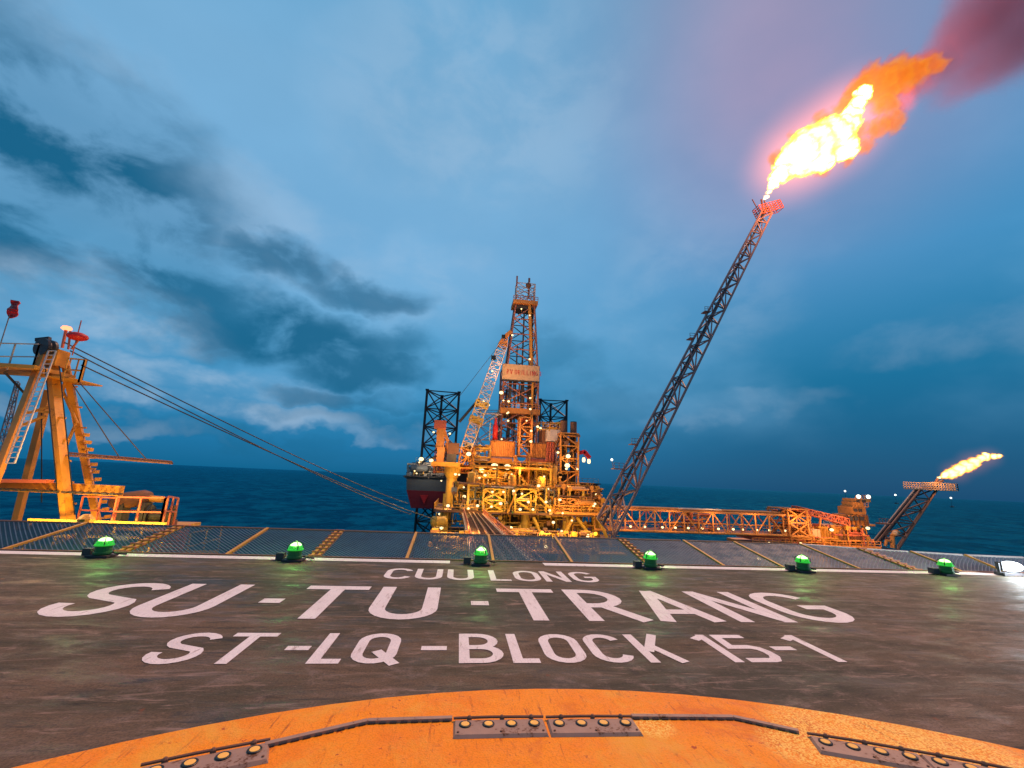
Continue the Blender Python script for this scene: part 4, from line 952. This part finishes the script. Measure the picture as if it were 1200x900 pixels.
# cross walkways seen through the net
def walkway(label, xa, xb, y, Y, mat, dp=2.2):
    a_, b_ = T(xa, y, Y), T(xb, y + (xb - xa) * .03, Y); b_.z = a_.z; t = thing('walkway', label, 'walkway', a_)
    MB().box(((a_.x + b_.x) / 2, Y + dp / 2, a_.z - .12), (b_.x - a_.x, dp, .24)).build('grating', M[mat], t)
    MB().rail([a_, b_], 1.1, 1.4, .07).build('railing', M['amber'], t)
    mb = MB()
    for i in range(4): x = a_.x + (b_.x - a_.x) * (i + .5) / 4; mb.bar((x, Y + 1, a_.z - .2), (x, Y + 1, a_.z - 7), .3, n=8)
    mb.build('support', M['amber'], t); return t
walkway('long pale walkway just above the net rail, left of centre', 508, 606, 625, 78, 'pink')
walkway('lower amber walkway seen through the net at centre', 510, 560, 640, 60, 'amber')
walkway('amber walkway through the net right of the bridge', 600, 735, 646, 70, 'amber')
pipework('amber pipes behind the net left of the third green lamp', *c3(215, 690), *c3(400, 800), 50, 4, 60, ('amber', 'rust', 'yellow'), (.05, .12))
pipework('tangled amber pipes behind the net right of the bridge', *c3(560, 672), *c3(1120, 770), 66, 5, 99, ('yellow', 'amber', 'rust'), (.06, .16))

# ================================================================ FLARE BOOM WITH FLAME
fb = thing('flare_boom', 'long dark leaning lattice flare boom carrying the big flame', 'flare boom', T(716, 625, 80))
a0, a1, a2 = T(700, 608, 80), T(719.5, 630, 80), T(716, 608, 84.6); b0, b1, b2 = T(893, 247, 100), T(905, 249, 100), T(899, 243, 102.6)
MB().bar(a0, b0, .54, n=8).bar(a1, b1, .54, n=8).bar(a2, b2, .5, n=8).build('chord', M['boom'], fb)
mb = MB().lattice([a0, a1, a2], [b0, b1, b2], 20, .02, .26, 'z'); mb.build('bracing', M['boom'], fb)
c0, c1 = a0.lerp(a1, .35) + Vector((0, .5, 0)), b0.lerp(b1, .4) + Vector((0, .5, 0))
MB().tube(c0, c1, .26, 10).build('gas_pipe', M['dark'], fb)
mb = MB()
for i in range(60): f = i / 60; p = a0.lerp(b0, f) + Vector((.3, .4, 0)); mb.box(p, (.4, .4, .05))
mb.build('ladder', M['dark'], fb)
def ledge(py, w_, off, lampz=0):
    f = min((k / 400 for k in range(401)), key=lambda f: abs(proj(a0.lerp(b0, f))[1] - py)); c = a0.lerp(b0, f); p = c + Vector((-off, .3, 0))
    mb = MB().box(p, (w_, 1.8, .18)).bar(p, c, .2); mb.rail([p + Vector((-w_ / 2, -.9, 0)), p + Vector((w_ / 2, -.9, 0))], 1.1, .8, .08); o = mb.build('landing', M['boom'], fb)
    if lampz: q = p + Vector((-w_ / 2, -.5, 0)); MB().bar(q, q + Vector((-.3, 0, 1.6)), .08).build('lamp_pole', M['boom'], o); MB().ball(q + Vector((-.3, 0, 1.7)), .24, 8).build('lamp', M['lampw'], o)
ledge(550, 2.0, 1.2, 1); ledge(521, 1.3, .7); ledge(397, 1.2, .6); ledge(366, 1.6, .3)
# tip platform tilted like the boom
tp = T(900, 245, 101); ux = (T(912.5, 242, 101) - T(887.5, 249, 101)).normalized(); uz = Vector((0, 1, 0)).cross(ux) * -1; 
if uz.z < 0: uz = -uz
Wp = (T(912.5, 242, 101) - T(887.5, 249, 101)).length; Hp = 2.6
mb = MB(); oy = Vector((0, 1.3, 0))
for sy in (-1, 1):
    for j in range(5): mb.bar(tp - ux * Wp / 2 + uz * (Hp * (j / 4 - .5)) + oy * sy, tp + ux * Wp / 2 + uz * (Hp * (j / 4 - .5)) + oy * sy, .15)
    for i in range(9): mb.bar(tp + ux * Wp * (i / 8 - .5) - uz * Hp / 2 + oy * sy, tp + ux * Wp * (i / 8 - .5) + uz * Hp / 2 + oy * sy, .15)
for sx in (-1, 1):
    for j in range(5): mb.bar(tp + ux * sx * Wp / 2 + uz * (Hp * (j / 4 - .5)) - oy, tp + ux * sx * Wp / 2 + uz * (Hp * (j / 4 - .5)) + oy, .15)
mb.build('tip_platform', M['redpaint'], fb)
mb = MB().bar(tp - ux * 2 - uz * 1, tp - ux * .6 + uz * 3.4, .5, n=10); mb.bar(tp - ux * 3.2 + uz, tp - ux * 3.4 + uz * 4.2, .2); mb.bar(tp - ux * .2 + uz, tp + ux * .2 + uz * 3.0, .35, n=8); mb.build('flare_tip', M['rust'], fb)

# ================================================================ ORANGE TRUSS BRIDGE AND SECOND PLATFORM
BY = 88
zt_ = T(820, 600, BY).z; zbm = T(820, 624.5, BY).z; xa, xb = T(697, 610, BY).x, T(950, 615, BY).x
tb = thing('truss_bridge', 'long orange box truss footbridge with lamps along its deck', 'bridge', ((xa + xb) / 2, BY, zbm))
for y, nm, mt in ((BY, 'front_truss', 'orange'), (BY + 4.2, 'rear_truss', 'redpaint')):
    mb = MB(); n = 15
    mb.bar((xa, y, zt_), (xb, y, zt_), .42, n=8).bar((xa, y, zbm), (xb, y, zbm), .5, n=8)
    for i in range(n + 1):
        x = xa + (xb - xa) * i / n; mb.bar((x, y, zbm), (x, y, zt_), .26, n=6)
        if i < n:
            x2 = xa + (xb - xa) * (i + 1) / n; p = ((x, y, zbm), (x2, y, zt_)) if i % 2 else ((x, y, zt_), (x2, y, zbm)); mb.bar(*p, .26, n=6)
    mb.build(nm, M[mt], tb)
MB().box(((xa + xb) / 2, BY + 2.1, zbm + .1), (xb - xa, 3.6, .15)).build('walkway_deck', M['rust'], tb)
mb = MB()
for i in range(16):
    x = xa + (xb - xa) * i / 15; mb.bar((x, BY, zt_), (x, BY + 4.2, zt_), .2)
    if i < 15: mb.bar((x, BY, zt_), (x + (xb - xa) / 15, BY + 4.2, zt_), .16)
mb.build('top_bracing', M['redpaint'], tb)
MB().tube((xa, BY + 1.2, zt_ + .35), (xb, BY + 1.2, zt_ + .35), .2).tube((xa, BY + 2.3, zt_ + .35), (xb, BY + 2.3, zt_ + .35), .26).tube((xa, BY + 1, zbm + 1.8), (xb, BY + 1, zbm + 1.8), .16).build('pipeline', M['orange'], tb)
MB().rail([(xa, BY + .5, zbm + .2), (xb, BY + .5, zbm + .2)], 1.1, 2.2, .07).build('railing', M['orange'], tb)
MB().bar((T(795, 598, BY).x, BY, zt_ + .6), (T(845, 598, BY).x, BY, zt_ + .6), .25).build('top_pipe', M['pink'], tb)
lp = [(c4(x, 355 + (x - 180) * .028), BY + .4, 1) for x in (180, 257, 352, 422, 492, 567, 655, 735, 785, 862, 932, 1015)]
place_floods('bridge_lamp', 'small warm lamp low on the orange truss bridge deck', 'lamps along the truss bridge', .27, M['lamp'], lp)

sp = thing('flare_platform', 'orange lit satellite platform at the right end of the truss bridge', 'platform', T(985, 640, 90))
a_, b_ = T(*c4(830, 410), 88).x, T(1030, 640, 88).x; zz = T(980, 641, 88).z
MB().box(((a_ + b_) / 2, 92, zz), (b_ - a_, 9, .6)).build('main_deck', M['orange'], sp)
MB().rail([(a_, 87.5, zz + .3), (b_, 87.5, zz + .3)], 1.1, 1.5, .10).build('railing', M['orange'], sp)
pbox(MB(), *c4(830, 405), *c4(1200, 432), 89, 5).build('girder', M['redpaint'], sp)
for px in (945, 970, 996, 1022):
    x = T(px, 640, 88).x
    for y in (89, 96): MB().bar((x, y, SEA - 2), (x, y, zz), 1.2, n=10).build('jacket_leg', M['amber'], sp)
mb = MB(); X_ = [T(px, 640, 88).x for px in (945, 970, 996, 1022)]
for p, q in zip(X_, X_[1:]): mb.bar((p, 89, zz), (q, 89, SEA), .6, n=8); mb.bar((q, 89, zz), (p, 89, SEA), .6, n=8)
mb.build('jacket_brace', M['amber'], sp)
stack_block('equipment_cabin', 'beige cabin with a dark doorway on the right platform', 'cabin', [(*c5(45, 510), *c5(100, 572))], 89, 4, M['cream'], railed=False)
o = stack_block('equipment_house', 'long tan equipment house below the crane cab at right', 'cabin', [(*c5(100, 500), *c5(245, 575)), (*c5(120, 490), *c5(240, 503))], 90, 5, M['amber'], mat2=M['orange'])
t = thing('satellite_crane', 'orange stepped crane house with two lamps and long low jib', 'crane', T(*c5(305, 490), 90))
for r in ((245, 432, 352, 488), (243, 480, 395, 490), (275, 390, 345, 430), (288, 384, 358, 390), (296, 362, 334, 388), (300, 345, 370, 362)): pbox(MB(), *c5(*r[:2]), *c5(*r[2:]), 89.5 + r[1] * .002, 4).build('housing', M['orange'], t)
for q_ in ((255, 440, 275, 462), (285, 440, 305, 462), (315, 440, 335, 462), (285, 398, 300, 415), (310, 398, 325, 415), (300, 350, 312, 364), (330, 350, 345, 364)): pbox(MB(), *c5(*q_[:2]), *c5(*q_[2:]), 89.3, .3).build('window', M['dark'], t)
for q_ in (250, 270, 292, 314, 338, 356): pbox(MB(), *c5(q_, 432), *c5(q_ + 4, 488), 89.9, .3).build('rib', M['rust'], t)
mb = MB(); mb.rail([T(*c5(278, 388), 89.4), T(*c5(360, 388), 89.4)], .9, .8, .08); mb.rail([T(*c5(290, 345), 89.4), T(*c5(372, 345), 89.4)], .8, .8, .08); mb.build('railing', M['orange'], t)
p = T(*c5(300, 540), 90.5); mb = MB()
for x, h in ((235, 560), (300, 570), (330, 565)): mb.bar(T(*c5(x, 490), 91), T(*c5(x, h), 91), 1.0 if x == 300 else .5, n=10)
mb.build('pedestal', M['amber'], t)
A_, B_ = T(*c5(-40, 395), 88.6), T(*c5(243, 470), 89.6)
def f4(c, w): return [c + Vector((0, -.6, w)), c + Vector((0, .8, w)), c + Vector((0, .8, -w)), c + Vector((0, -.6, -w))]
MB().lattice(f4(A_, .45), f4(B_, .75), 14, .22, .13, 'z').build('jib', M['redpaint'], t)
for x, y in ((305, 332), (358, 333)): MB().ball(T(*c5(x, y), 89.3), .42, 10).build('lamp', M['lampw'], t)
MB().bar(T(*c5(100, 440), 88.8), T(*c5(95, 490), 88.8), .3).bar(T(*c5(20, 450), 88.8), T(*c5(40, 545), 88.8), .35).bar(T(*c5(45, 440), 88.8), T(*c5(5, 540), 88.8), .3).build('jib_rest', M['orange'], t)
scaffold('bridge_portal', 'orange portal frame where the truss bridge lands at right', 'frame', c4(1035, 0)[0], c4(1140, 0)[0], c4(0, 262)[1], c4(0, 410)[1], 87.6, 6, 2, .38, .24, M['orange'], 'x')
pipework('orange pipes around the right platform deck', *c5(-60, 500), *c5(385, 600), 88.5, 5, 110, ('orange', 'amber', 'redpaint'), (.08, .2))
pipework('yellow lit pipes under the right platform seen through the net', *c5(0, 612), *c5(240, 700), 88.5, 4, 90, ('yellow', 'amber', 'yellow'), (.09, .2))
pipework('rusty pipes on top of the truss bridge end', *c4(960, 262), *c4(1180, 300), 89, 4, 30, ('redpaint', 'rust'), (.07, .14))
pipework('rusty pipes hung inside the truss bridge', *c4(430, 290), *c4(620, 370), 89.5, 2, 26, ('redpaint', 'rust', 'orange'), (.08, .16))
for lab, x, y, r_ in (('dark arched tank opening left, under the crane house', 232, 545, 1.6), ('dark arched tank opening right, under the crane house', 305, 545, 1.6)):
    p = T(*c5(x, y), 89.9); t = thing('storage_tank', lab, 'tank', p - Vector((0, 0, r_)), 'tanks below the right crane'); MB().lathe(p, [(.2, -.25), (r_ * .7, -.15), (r_, 0), (r_, 3), (.2, 3.3)], axis=(0, 1, 0), n=18).build('shell', M['rust'], t, True); MB().box(p + Vector((0, 1.2, -r_)), (r_ * 1.4, 1.6, .4)).build('saddle', M['dark'], t)

fb2 = thing('flare_boom', 'short dark leaning lattice flare boom at the far right', 'flare boom', T(1038, 642, 92))
a0, a1, a2, a3 = T(1024, 640, 92), T(1052, 645, 92), T(1052, 640, 97), T(1026, 634, 97); b0, b1, b2, b3 = T(1079, 573, 97), T(1099, 573, 97), T(1098, 572, 100), T(1080, 571, 100)
mb = MB()
for p, q in ((a0, b0), (a1, b1), (a2, b2), (a3, b3)): mb.bar(p, q, .42, n=8)
mb.build('chord', M['rust'], fb2); MB().lattice([a0, a1, a2, a3], [b0, b1, b2, b3], 5, .02, .24, 'z').build('bracing', M['rust'], fb2)
MB().tube(a0.lerp(a1, .3) + Vector((0, 1.5, 0)), b0.lerp(b1, .3) + Vector((0, 1.5, 0)), .55).tube(a0.lerp(a1, .12) + Vector((0, 1.5, 0)), b0.lerp(b1, .1) + Vector((0, 1.5, 0)), .35).build('gas_pipe', M['dark'], fb2)
a_, b_, c_, d_ = PB(1077, 566, 1118, 574, 97)
MB().box(((a_ + b_) / 2, 98.5, c_), (b_ - a_, 4.6, .25)).rail([(a_, 96.2, c_), (b_, 96.2, c_), (b_, 100.8, c_), (a_, 100.8, c_)], d_ - c_, .8, .14, 3).build('tip_platform', M['cream'], fb2)
MB().bar(T(1094, 570, 98), T(1099, 561, 98), .6, n=10).bar(T(1099, 566, 98), T(1105, 563, 98), .4).build('flare_tip', M['rust'], fb2)
MB().box(T(*c5(445, 478), 93), (2.6, 2, .3)).rail([T(*c5(420, 476), 92), T(*c5(470, 476), 92)], 1., .7, .08).build('landing', M['rust'], fb2)
t = thing('davit_crane', 'small orange hooked davit at the foot of the right flare boom', 'davit', T(*c5(480, 610), 90))
MB().path([T(*c5(490, 610), 90), T(*c5(488, 545), 90), T(*c5(505, 520), 90), T(*c5(520, 530), 90)], .45, 8).path([T(*c5(450, 600), 90), T(*c5(455, 570), 90), T(*c5(490, 575), 90)], .3, 8).build('arm', M['orange'], t)
MB().ball(T(*c5(505, 530), 89.5), .55, 10).build('lamp_hood', M['cream'], t)
# far boats with riding lights near the horizon
for lab, px, py, Y in (('tiny far boat with light left of the right crane', 990, 575.5, 1500), ('tiny far boat with light between crane and small flare', 1049, 580, 1700), ('tiny far boat with light right of the small flare boom', 1114, 583.5, 1500)):
    p = T(px, py + 4, Y); p.z = SEA; x = T(px, py, Y).x; zl_ = T(px, py, Y).z
    t = thing('fishing_boat', lab, 'boat', (x, Y, SEA), 'far boats near the horizon'); L = Y * .010
    MB().quadbox([Vector(v) for v in ((x - L*.4, Y - 2, SEA - .5), (x + L*.4, Y - 2, SEA - .5), (x + L*.4, Y + 2, SEA - .5), (x - L*.4, Y + 2, SEA - .5), (x - L*.5, Y - 2.5, SEA + 2.2), (x + L*.56, Y - 2.5, SEA + 3), (x + L*.56, Y + 2.5, SEA + 3), (x - L*.5, Y + 2.5, SEA + 2.2))]).build('hull', M['dark'], t)
    MB().box((x - L * .15, Y, SEA + 4), (L * .25, 3, 3.4)).build('wheelhouse', M['hullgrey'], t)
    MB().bar((x, Y, SEA + 2), (x, Y, zl_), .6).build('mast', M['dark'], t)
    MB().ball((x, Y - 1, zl_), Y * .0021, 8).build('mast_light', M['lampw'], t, True)

# ================================================================ floodlights on the rigs
L3 = [(210, 275, 117), (145, 285, 117), (120, 330, 117), (130, 345, 117), (310, 130, 110), (222, 122, 110), (264, 385, 116), (470, 370, 96), (410, 238, 95), (620, 312, 96), (645, 350, 94), (475, 325, 96), (750, 115, 97), (748, 172, 97), (820, 362, 92), (600, 445, 86.5), (905, 488, 86.5),
      (590, 655, 82), (840, 430, 90), (850, 545, 86), (790, 412, 90), (385, 420, 90), (388, 470, 90), (410, 535, 87), (360, 352, 94), (500, 430, 88), (535, 525, 86), (585, 508, 86), (700, 455, 86), (735, 500, 86), (690, 540, 86), (760, 540, 86), (830, 500, 86), (920, 560, 85), (970, 600, 85),
      (1000, 322, 95), (1103, 460, 90), (1095, 510, 88), (1088, 522, 88), (555, 620, 82), (560, 648, 80), (255, 565, 86), (265, 640, 82), (870, 610, 86), (915, 658, 82), (680, 665, 80), (1060, 680, 84), (300, 520, 87), (500, 355, 93), (880, 320, 94), (860, 320, 94), (590, 160, 100), (800, 100, 98), (785, 92, 98),
      (620, 20, 105), (625, 60, 105), (725, 60, 98), (895, 232, 95), (440, 350, 92), (655, 440, 86), (800, 320, 94), (540, 445, 88), (460, 520, 87), (340, 350, 93), (240, 745, 60), (830, 742, 66), (1055, 690, 84), (640, 640, 84), (940, 320, 95)]
pts = [(c3(x, y), Y - .6, random.uniform(.7, 1.25)) for x, y, Y in L3]
L2 = [(648, 382), (742, 275), (742, 512), (745, 722), (628, 740), (745, 782), (540, 577), (492, 740), (520, 760), (697, 240), (626, 800), (600, 735)]
pts += [(c2(x, y), 100 if x < 600 else 104.5, random.uniform(.7, 1.1)) for x, y in L2]
place_floods('rig_floodlight', 'small warm floodlight glowing on the drilling rig and wellhead platform', 'floodlights on the rig and wellhead platform', .29, M['lamp'], pts)
big = [(c3(155, 268), 116.5, 1.5), (c3(412, 240), 94.5, 1.3), (c3(950, 252), 94.8, 1.3), (c3(945, 302), 94.8, 1.4), (c2(588, 693), 103, 1.2), (c3(552, 306), 97, 1.9), (c3(622, 310), 97, 1.8), (c3(485, 330), 97, 1.3), (c3(210, 275), 116, 1.3)]
place_floods('large_floodlight', 'larger bright floodlight glaring on the drilling rig', 'large floodlights on the drilling rig', .42, M['lamp'], big)
r5 = [(c5(160, 512), 88, 1.2), (c5(355, 503), 88, 1.2), (c5(195, 650), 88, 1), (c5(250, 718), 60, .8), (c5(325, 665), 60, .6), (c4(875, 527), 60, .9), (c5(95, 700), 80, .8), (c4(930, 445), 87, .8), (c4(1100, 447), 87, .8)]
place_floods('platform_lamp', 'small lamp glowing on the right satellite platform', 'lamps on the right satellite platform', .32, M['lamp'], r5)

YEL, ORG, WHT = (1, .60, .14), (1, .50, .17), (1, .85, .6)
for x, y, Y, e_, c_ in ((420, 500, 86, 2200, YEL), (560, 490, 85.5, 3000, YEL), (720, 480, 85.5, 3600, YEL), (850, 490, 86, 2200, YEL), (960, 520, 85, 2000, ORG), (1080, 510, 85, 1200, YEL), (560, 350, 94, 2600, YEL), (480, 330, 94, 1800, YEL), (690, 330, 92, 1600, YEL), (820, 360, 91, 2200, YEL), (950, 270, 94, 1800, YEL), (950, 400, 94, 1200, YEL),
                        (300, 400, 93, 2600, YEL), (290, 520, 91, 1500, YEL), (400, 240, 93, 2600, YEL), (480, 215, 96, 1500, YEL), (600, 140, 97, 2600, ORG), (800, 150, 95, 3400, ORG), (720, 120, 95, 1800, ORG), (600, 215, 96, 1800, ORG), (240, 220, 92, 2600, ORG), (330, 230, 92, 1800, ORG), (180, 300, 114, 2600, WHT),
                        (250, 620, 80, 900, YEL), (560, 620, 82, 900, YEL), (900, 620, 84, 2200, YEL), (1050, 650, 84, 2000, YEL), (480, 600, 78, 900, (1, .6, .4)), (820, 640, 84, 900, YEL), (430, 700, 48, 700, (1, .55, .3)), (300, 720, 48, 450, YEL), (750, 700, 62, 500, YEL)):
    point(T(*c3(x, y), Y - .8), e_ * .32, c_, .4)
for x, y, Y, e_, c_ in ((690, 60, 100, 1500, ORG), (690, 230, 102, 2600, ORG), (720, 420, 101, 2600, ORG), (620, 560, 100, 3200, ORG), (700, 700, 102, 2600, ORG), (560, 560, 98, 2200, (1, .6, .4)), (490, 740, 96, 1800, YEL), (620, 400, 99, 1300, ORG)):
    point(T(*c2(x, y), Y - .8), e_ * .26, c_, .5)
for i, x in enumerate((740, 790, 840, 890, 935)): point(T(x, 608, 86), 650, ORG, .5)
for x, y, e_, c_ in ((60, 500, 1300, ORG), (170, 530, 2200, ORG), (310, 430, 2600, ORG), (330, 540, 1800, ORG), (130, 660, 1800, YEL), (200, 670, 900, YEL), (470, 560, 900, ORG), (260, 390, 1500, ORG), (380, 450, 800, ORG)): point(T(*c5(x, y), 85), e_ * .42, c_, .5)
for x, y, Y, e_ in ((230, 690, 52, 700), (330, 700, 50, 600), (420, 690, 56, 700), (600, 690, 64, 900), (700, 700, 64, 900), (820, 690, 66, 1200), (950, 690, 66, 1200), (1080, 690, 68, 900), (560, 640, 76, 900)): point(T(*c3(x, y), Y) + Vector((0, -.8, 1.2)), e_, YEL, .4)
point(T(1100, 556, 95), 2500, (1, .5, .2), 1., 'small_flame_light')
point(T(925, 228, 92), 15000, (1, .36, .13), 2., 'flame_light')

# ================================================================ FLAMES AND SMOKE (volumes)
def volume_field(name, label, cat, loc, pts, mkshader, pad=1.6, warp=((.16, 3.2), (.5, 1.3)), k=.35, parent=None, group=None, ret=False, rate=1., axis=None, stretch=1.):
    """pts: [(world point, radius)]; density is a function of f = smooth minimum of distance / radius"""
    loc = Vector(loc); m, g, out = newmat(name)
    tc = g.n('ShaderNodeTexCoord').outputs['Object']; p = tc
    ax_ = (pts[-1][0] - pts[0][0]).normalized() if axis is None else Vector(axis).normalized(); bx_ = ax_.cross(Vector((0, 1, 0))).normalized(); cx_ = ax_.cross(bx_)
    tc = g.comb(g.m('MULTIPLY', g.v('DOT_PRODUCT', p, tuple(ax_)), stretch), g.v('DOT_PRODUCT', p, tuple(bx_)), g.v('DOT_PRODUCT', p, tuple(cx_)))
    for sc, amp in warp: p = g.v('ADD', p, g.v('SCALE', g.v('SUBTRACT', g.noise(tc, sc, 3, .6, col=True), (.5, .5, .5)), amp))
    f = None
    for q, r in pts:
        d = g.m('DIVIDE', g.v('DISTANCE', p, tuple(q - loc)), r)
        f = d if f is None else g.m('SMOOTH_MIN', f, d, k)
    g.nt.links.new(mkshader(g, f, tc), out.inputs['Volume'])
    lo = [min((q - loc)[i] - r * pad for q, r in pts) for i in range(3)]; hi = [max((q - loc)[i] + r * pad for q, r in pts) for i in range(3)]
    # a closed hull wrapped round the balls
    import bmesh
    b0_ = bmesh.new()
    for q, r in pts: bmesh.ops.create_icosphere(b0_, subdivisions=2, radius=r * pad, matrix=Matrix.Translation(q - loc))
    bm = bmesh.new()
    for v_ in b0_.verts: bm.verts.new(v_.co + Vector((rnd.uniform(-.01, .01), rnd.uniform(-.01, .01), rnd.uniform(-.01, .01))))
    b0_.free(); bm.verts.ensure_lookup_table()
    h = bmesh.ops.convex_hull(bm, input=bm.verts)
    junk = list({e for e in h['geom_interior'] + h['geom_unused'] if isinstance(e, bmesh.types.BMVert)})
    bmesh.ops.delete(bm, geom=junk, context='VERTS'); 
    bmesh.ops.delete(bm, geom=[fa for fa in bm.faces if not fa.is_valid], context='FACES')
    bmesh.ops.recalc_face_normals(bm, faces=bm.faces)
    me = bpy.data.meshes.new(name); bm.to_mesh(me); bm.free(); me.materials.append(m)
    m.cycles.volume_step_rate = rate; m.cycles.emission_sampling = 'NONE'
    o = bpy.data.objects.new(name, me); COL.objects.link(o)
    if parent: o.parent = parent; o.location = loc - parent.location
    else: o.location = loc
    if label: o['label'] = label
    if cat: o['category'] = cat
    return o
def fire(hot, sig, top=1.0, soft=.14, stops=None, patch=0.):
    def mk(g, f, tc):
        n = g.noise(tc, patch[0], 4, .6) if patch else None
        ff = g.m('ADD', f, g.m('MULTIPLY', g.m('SUBTRACT', n, .5), patch[1])) if patch else f
        den = g.m('MULTIPLY', g.map(ff, top, top - soft), sig)
        col = g.ramp(ff, stops)
        e = g.n('ShaderNodeEmission'); g.put(e.inputs[0], col); g.put(e.inputs[1], g.m('MULTIPLY', den, hot))
        a = g.n('ShaderNodeVolumeAbsorption'); a.inputs[0].default_value = (0, 0, 0, 1); g.put(a.inputs[1], den)
        s = g.n('ShaderNodeAddShader'); g.nt.links.new(e.outputs[0], s.inputs[0]); g.nt.links.new(a.outputs[0], s.inputs[1]); return s.outputs[0]
    return mk
def c7f(x, y): return 860 + x / 3.214, y / 3.214
FY = 101; ppm = FPX / FY * 1.0
def FP(x, y, r, dy=0): p = T(*c7f(x, y), FY + dy); s = (p - Vector((0, 0, CZ))).length / FPX * .86; return (p, r / 3.214 * FY / FPX * 1.32)
core = [FP(*a) for a in ((117, 755, 6), (122, 742, 9), (133, 722, 9), (148, 690, 20), (175, 650, 34), (205, 615, 48, 1), (250, 580, 66, -1), (290, 560, 78), (335, 535, 76, 1), (300, 610, 52), (375, 520, 66, -1), (405, 560, 50), (415, 485, 52), (440, 440, 40), (462, 395, 34), (485, 352, 32), (430, 570, 30), (340, 610, 40))]
mant = [FP(*a, 2) for a in ((420, 400, 45), (470, 340, 62), (450, 520, 45), (520, 300, 68), (560, 330, 74), (610, 290, 82), (570, 400, 50), (680, 270, 66), (740, 240, 48), (775, 245, 34), (600, 455, 44), (540, 480, 40), (500, 550, 34), (230, 500, 22), (330, 470, 45), (160, 600, 28), (430, 600, 26), (330, 630, 34))]
FAX = T(*c7f(560, 330), FY) - T(*c7f(135, 725), FY)
ft = thing('flame', 'huge white hot flame with orange mantle at the flare boom tip', 'flame', T(*c7f(135, 730), FY))
W_, Y_, O_, R_ = (1, .93, .62), (1, .72, .10), (1, .28, .01), (.85, .10, .01)
volume_field('white_core', None, None, T(*c7f(300, 560), FY), core, fire(4.2, 1.4, 1.08, .34, [(0, W_), (.74, W_), (.88, Y_), (1, O_)], (.42, .62)), parent=ft, warp=((.18, 4.6), (.6, 2.2)), pad=1.5, rate=.35, axis=FAX, stretch=.42)
volume_field('orange_mantle', None, None, T(*c7f(560, 330), FY), mant, fire(.95, .36, 1.1, .62, [(0, (1, .30, .012)), (.45, (1, .20, .008)), (.75, (1, .34, .02)), (.9, (.9, .13, .02)), (1, (.6, .07, .03))], (.34, 1.25)), parent=ft, warp=((.15, 6.), (.5, 2.6)), pad=1.6, rate=.5, axis=FAX, stretch=.45)
def glow(s0, col, cut=1.0):  # emission-only halo, imitates flame light scattered in the haze
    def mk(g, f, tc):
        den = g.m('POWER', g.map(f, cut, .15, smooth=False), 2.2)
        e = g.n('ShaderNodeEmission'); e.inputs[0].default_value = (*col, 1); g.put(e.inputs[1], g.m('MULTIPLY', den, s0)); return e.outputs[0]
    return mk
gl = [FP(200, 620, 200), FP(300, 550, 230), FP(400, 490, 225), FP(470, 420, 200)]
volume_field('emissive_halo', None, None, T(*c7f(320, 540), FY), gl, glow(.066, (1, .22, .09)), parent=ft, warp=((.05, 4.),), pad=1.0, k=.5, rate=1.)  # painted glow round the big flame; the air itself gives no light
ft2 = thing('flame', 'small yellow flame streaming right from the low flare boom', 'flame', T(1100, 562, 98))
def F5(x, y, r): p = T(*c5(x, y), 98); return (p, r / 4.615 * 98 / FPX * 1.15)
sm = [F5(*a) for a in ((742, 222, 9), (775, 212, 20), (810, 205, 26), (850, 190, 30), (890, 172, 30), (930, 150, 28), (965, 130, 24), (1000, 120, 20), (1040, 118, 18), (1070, 116, 15), (985, 105, 14))]
volume_field('white_core', None, None, T(*c5(900, 170), 98), sm, fire(3.0, 2.0, 1.16, .6, [(0, W_), (.62, (1, .85, .4)), (.82, Y_), (1, O_)], (1.0, .75)), parent=ft2, warp=((.45, 2.4), (1.2, .5)), pad=1.6, rate=.35, stretch=.28)
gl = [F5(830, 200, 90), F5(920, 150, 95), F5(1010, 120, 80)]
volume_field('emissive_halo', None, None, T(*c5(900, 170), 98), gl, glow(.05, (1, .28, .14)), parent=ft2, warp=((.05, 1.),), pad=1.0, k=.5)  # the same painted glow, smaller, round the low flame

def smoke(den0, col):
    def mk(g, f, tc):
        n = g.noise(tc, .05, 5, .6, .5)
        ff = g.m('ADD', f, g.m('MULTIPLY', g.m('SUBTRACT', n, .5), .9))
        den = g.m('MULTIPLY', g.map(ff, 1.1, .35), den0)
        s = g.n('ShaderNodeVolumePrincipled'); s.inputs['Color'].default_value = (*col, 1); g.put(s.inputs['Density'], den); s.inputs['Anisotropy'].default_value = .1
        return s.outputs[0]
    return mk
point(T(*c7f(690, 200), FY - 8), 60000, (1, .30, .16), 3., 'flame_light')
sk = [(q_, r_ * 1.18) for q_, r_ in [FP(*a) for a in ((700, 290, 85, 2), (765, 235, 100, 3), (820, 200, 110, 4), (690, 330, 70, 3), (760, 250, 75, 4), (830, 180, 110, 6), (900, 90, 140, 8), (960, 0, 170, 10), (820, 330, 80, 6), (930, 270, 110, 8), (1040, 180, 150, 10), (1060, 40, 190, 12), (1150, 120, 190, 14), (1120, -80, 200, 14), (640, 400, 50, 3), (1250, 0, 220, 16))]]
o = volume_field('smoke', None, None, T(*c7f(900, 150), FY + 8), sk, smoke(.042, (.95, .30, .40)), warp=((.04, 12.), (.15, 4.)), pad=1.35, k=.5, rate=1.5)
o['kind'] = 'stuff'; o['label'] = 'reddish purple smoke drifting up from the big flame'; o['category'] = 'smoke'
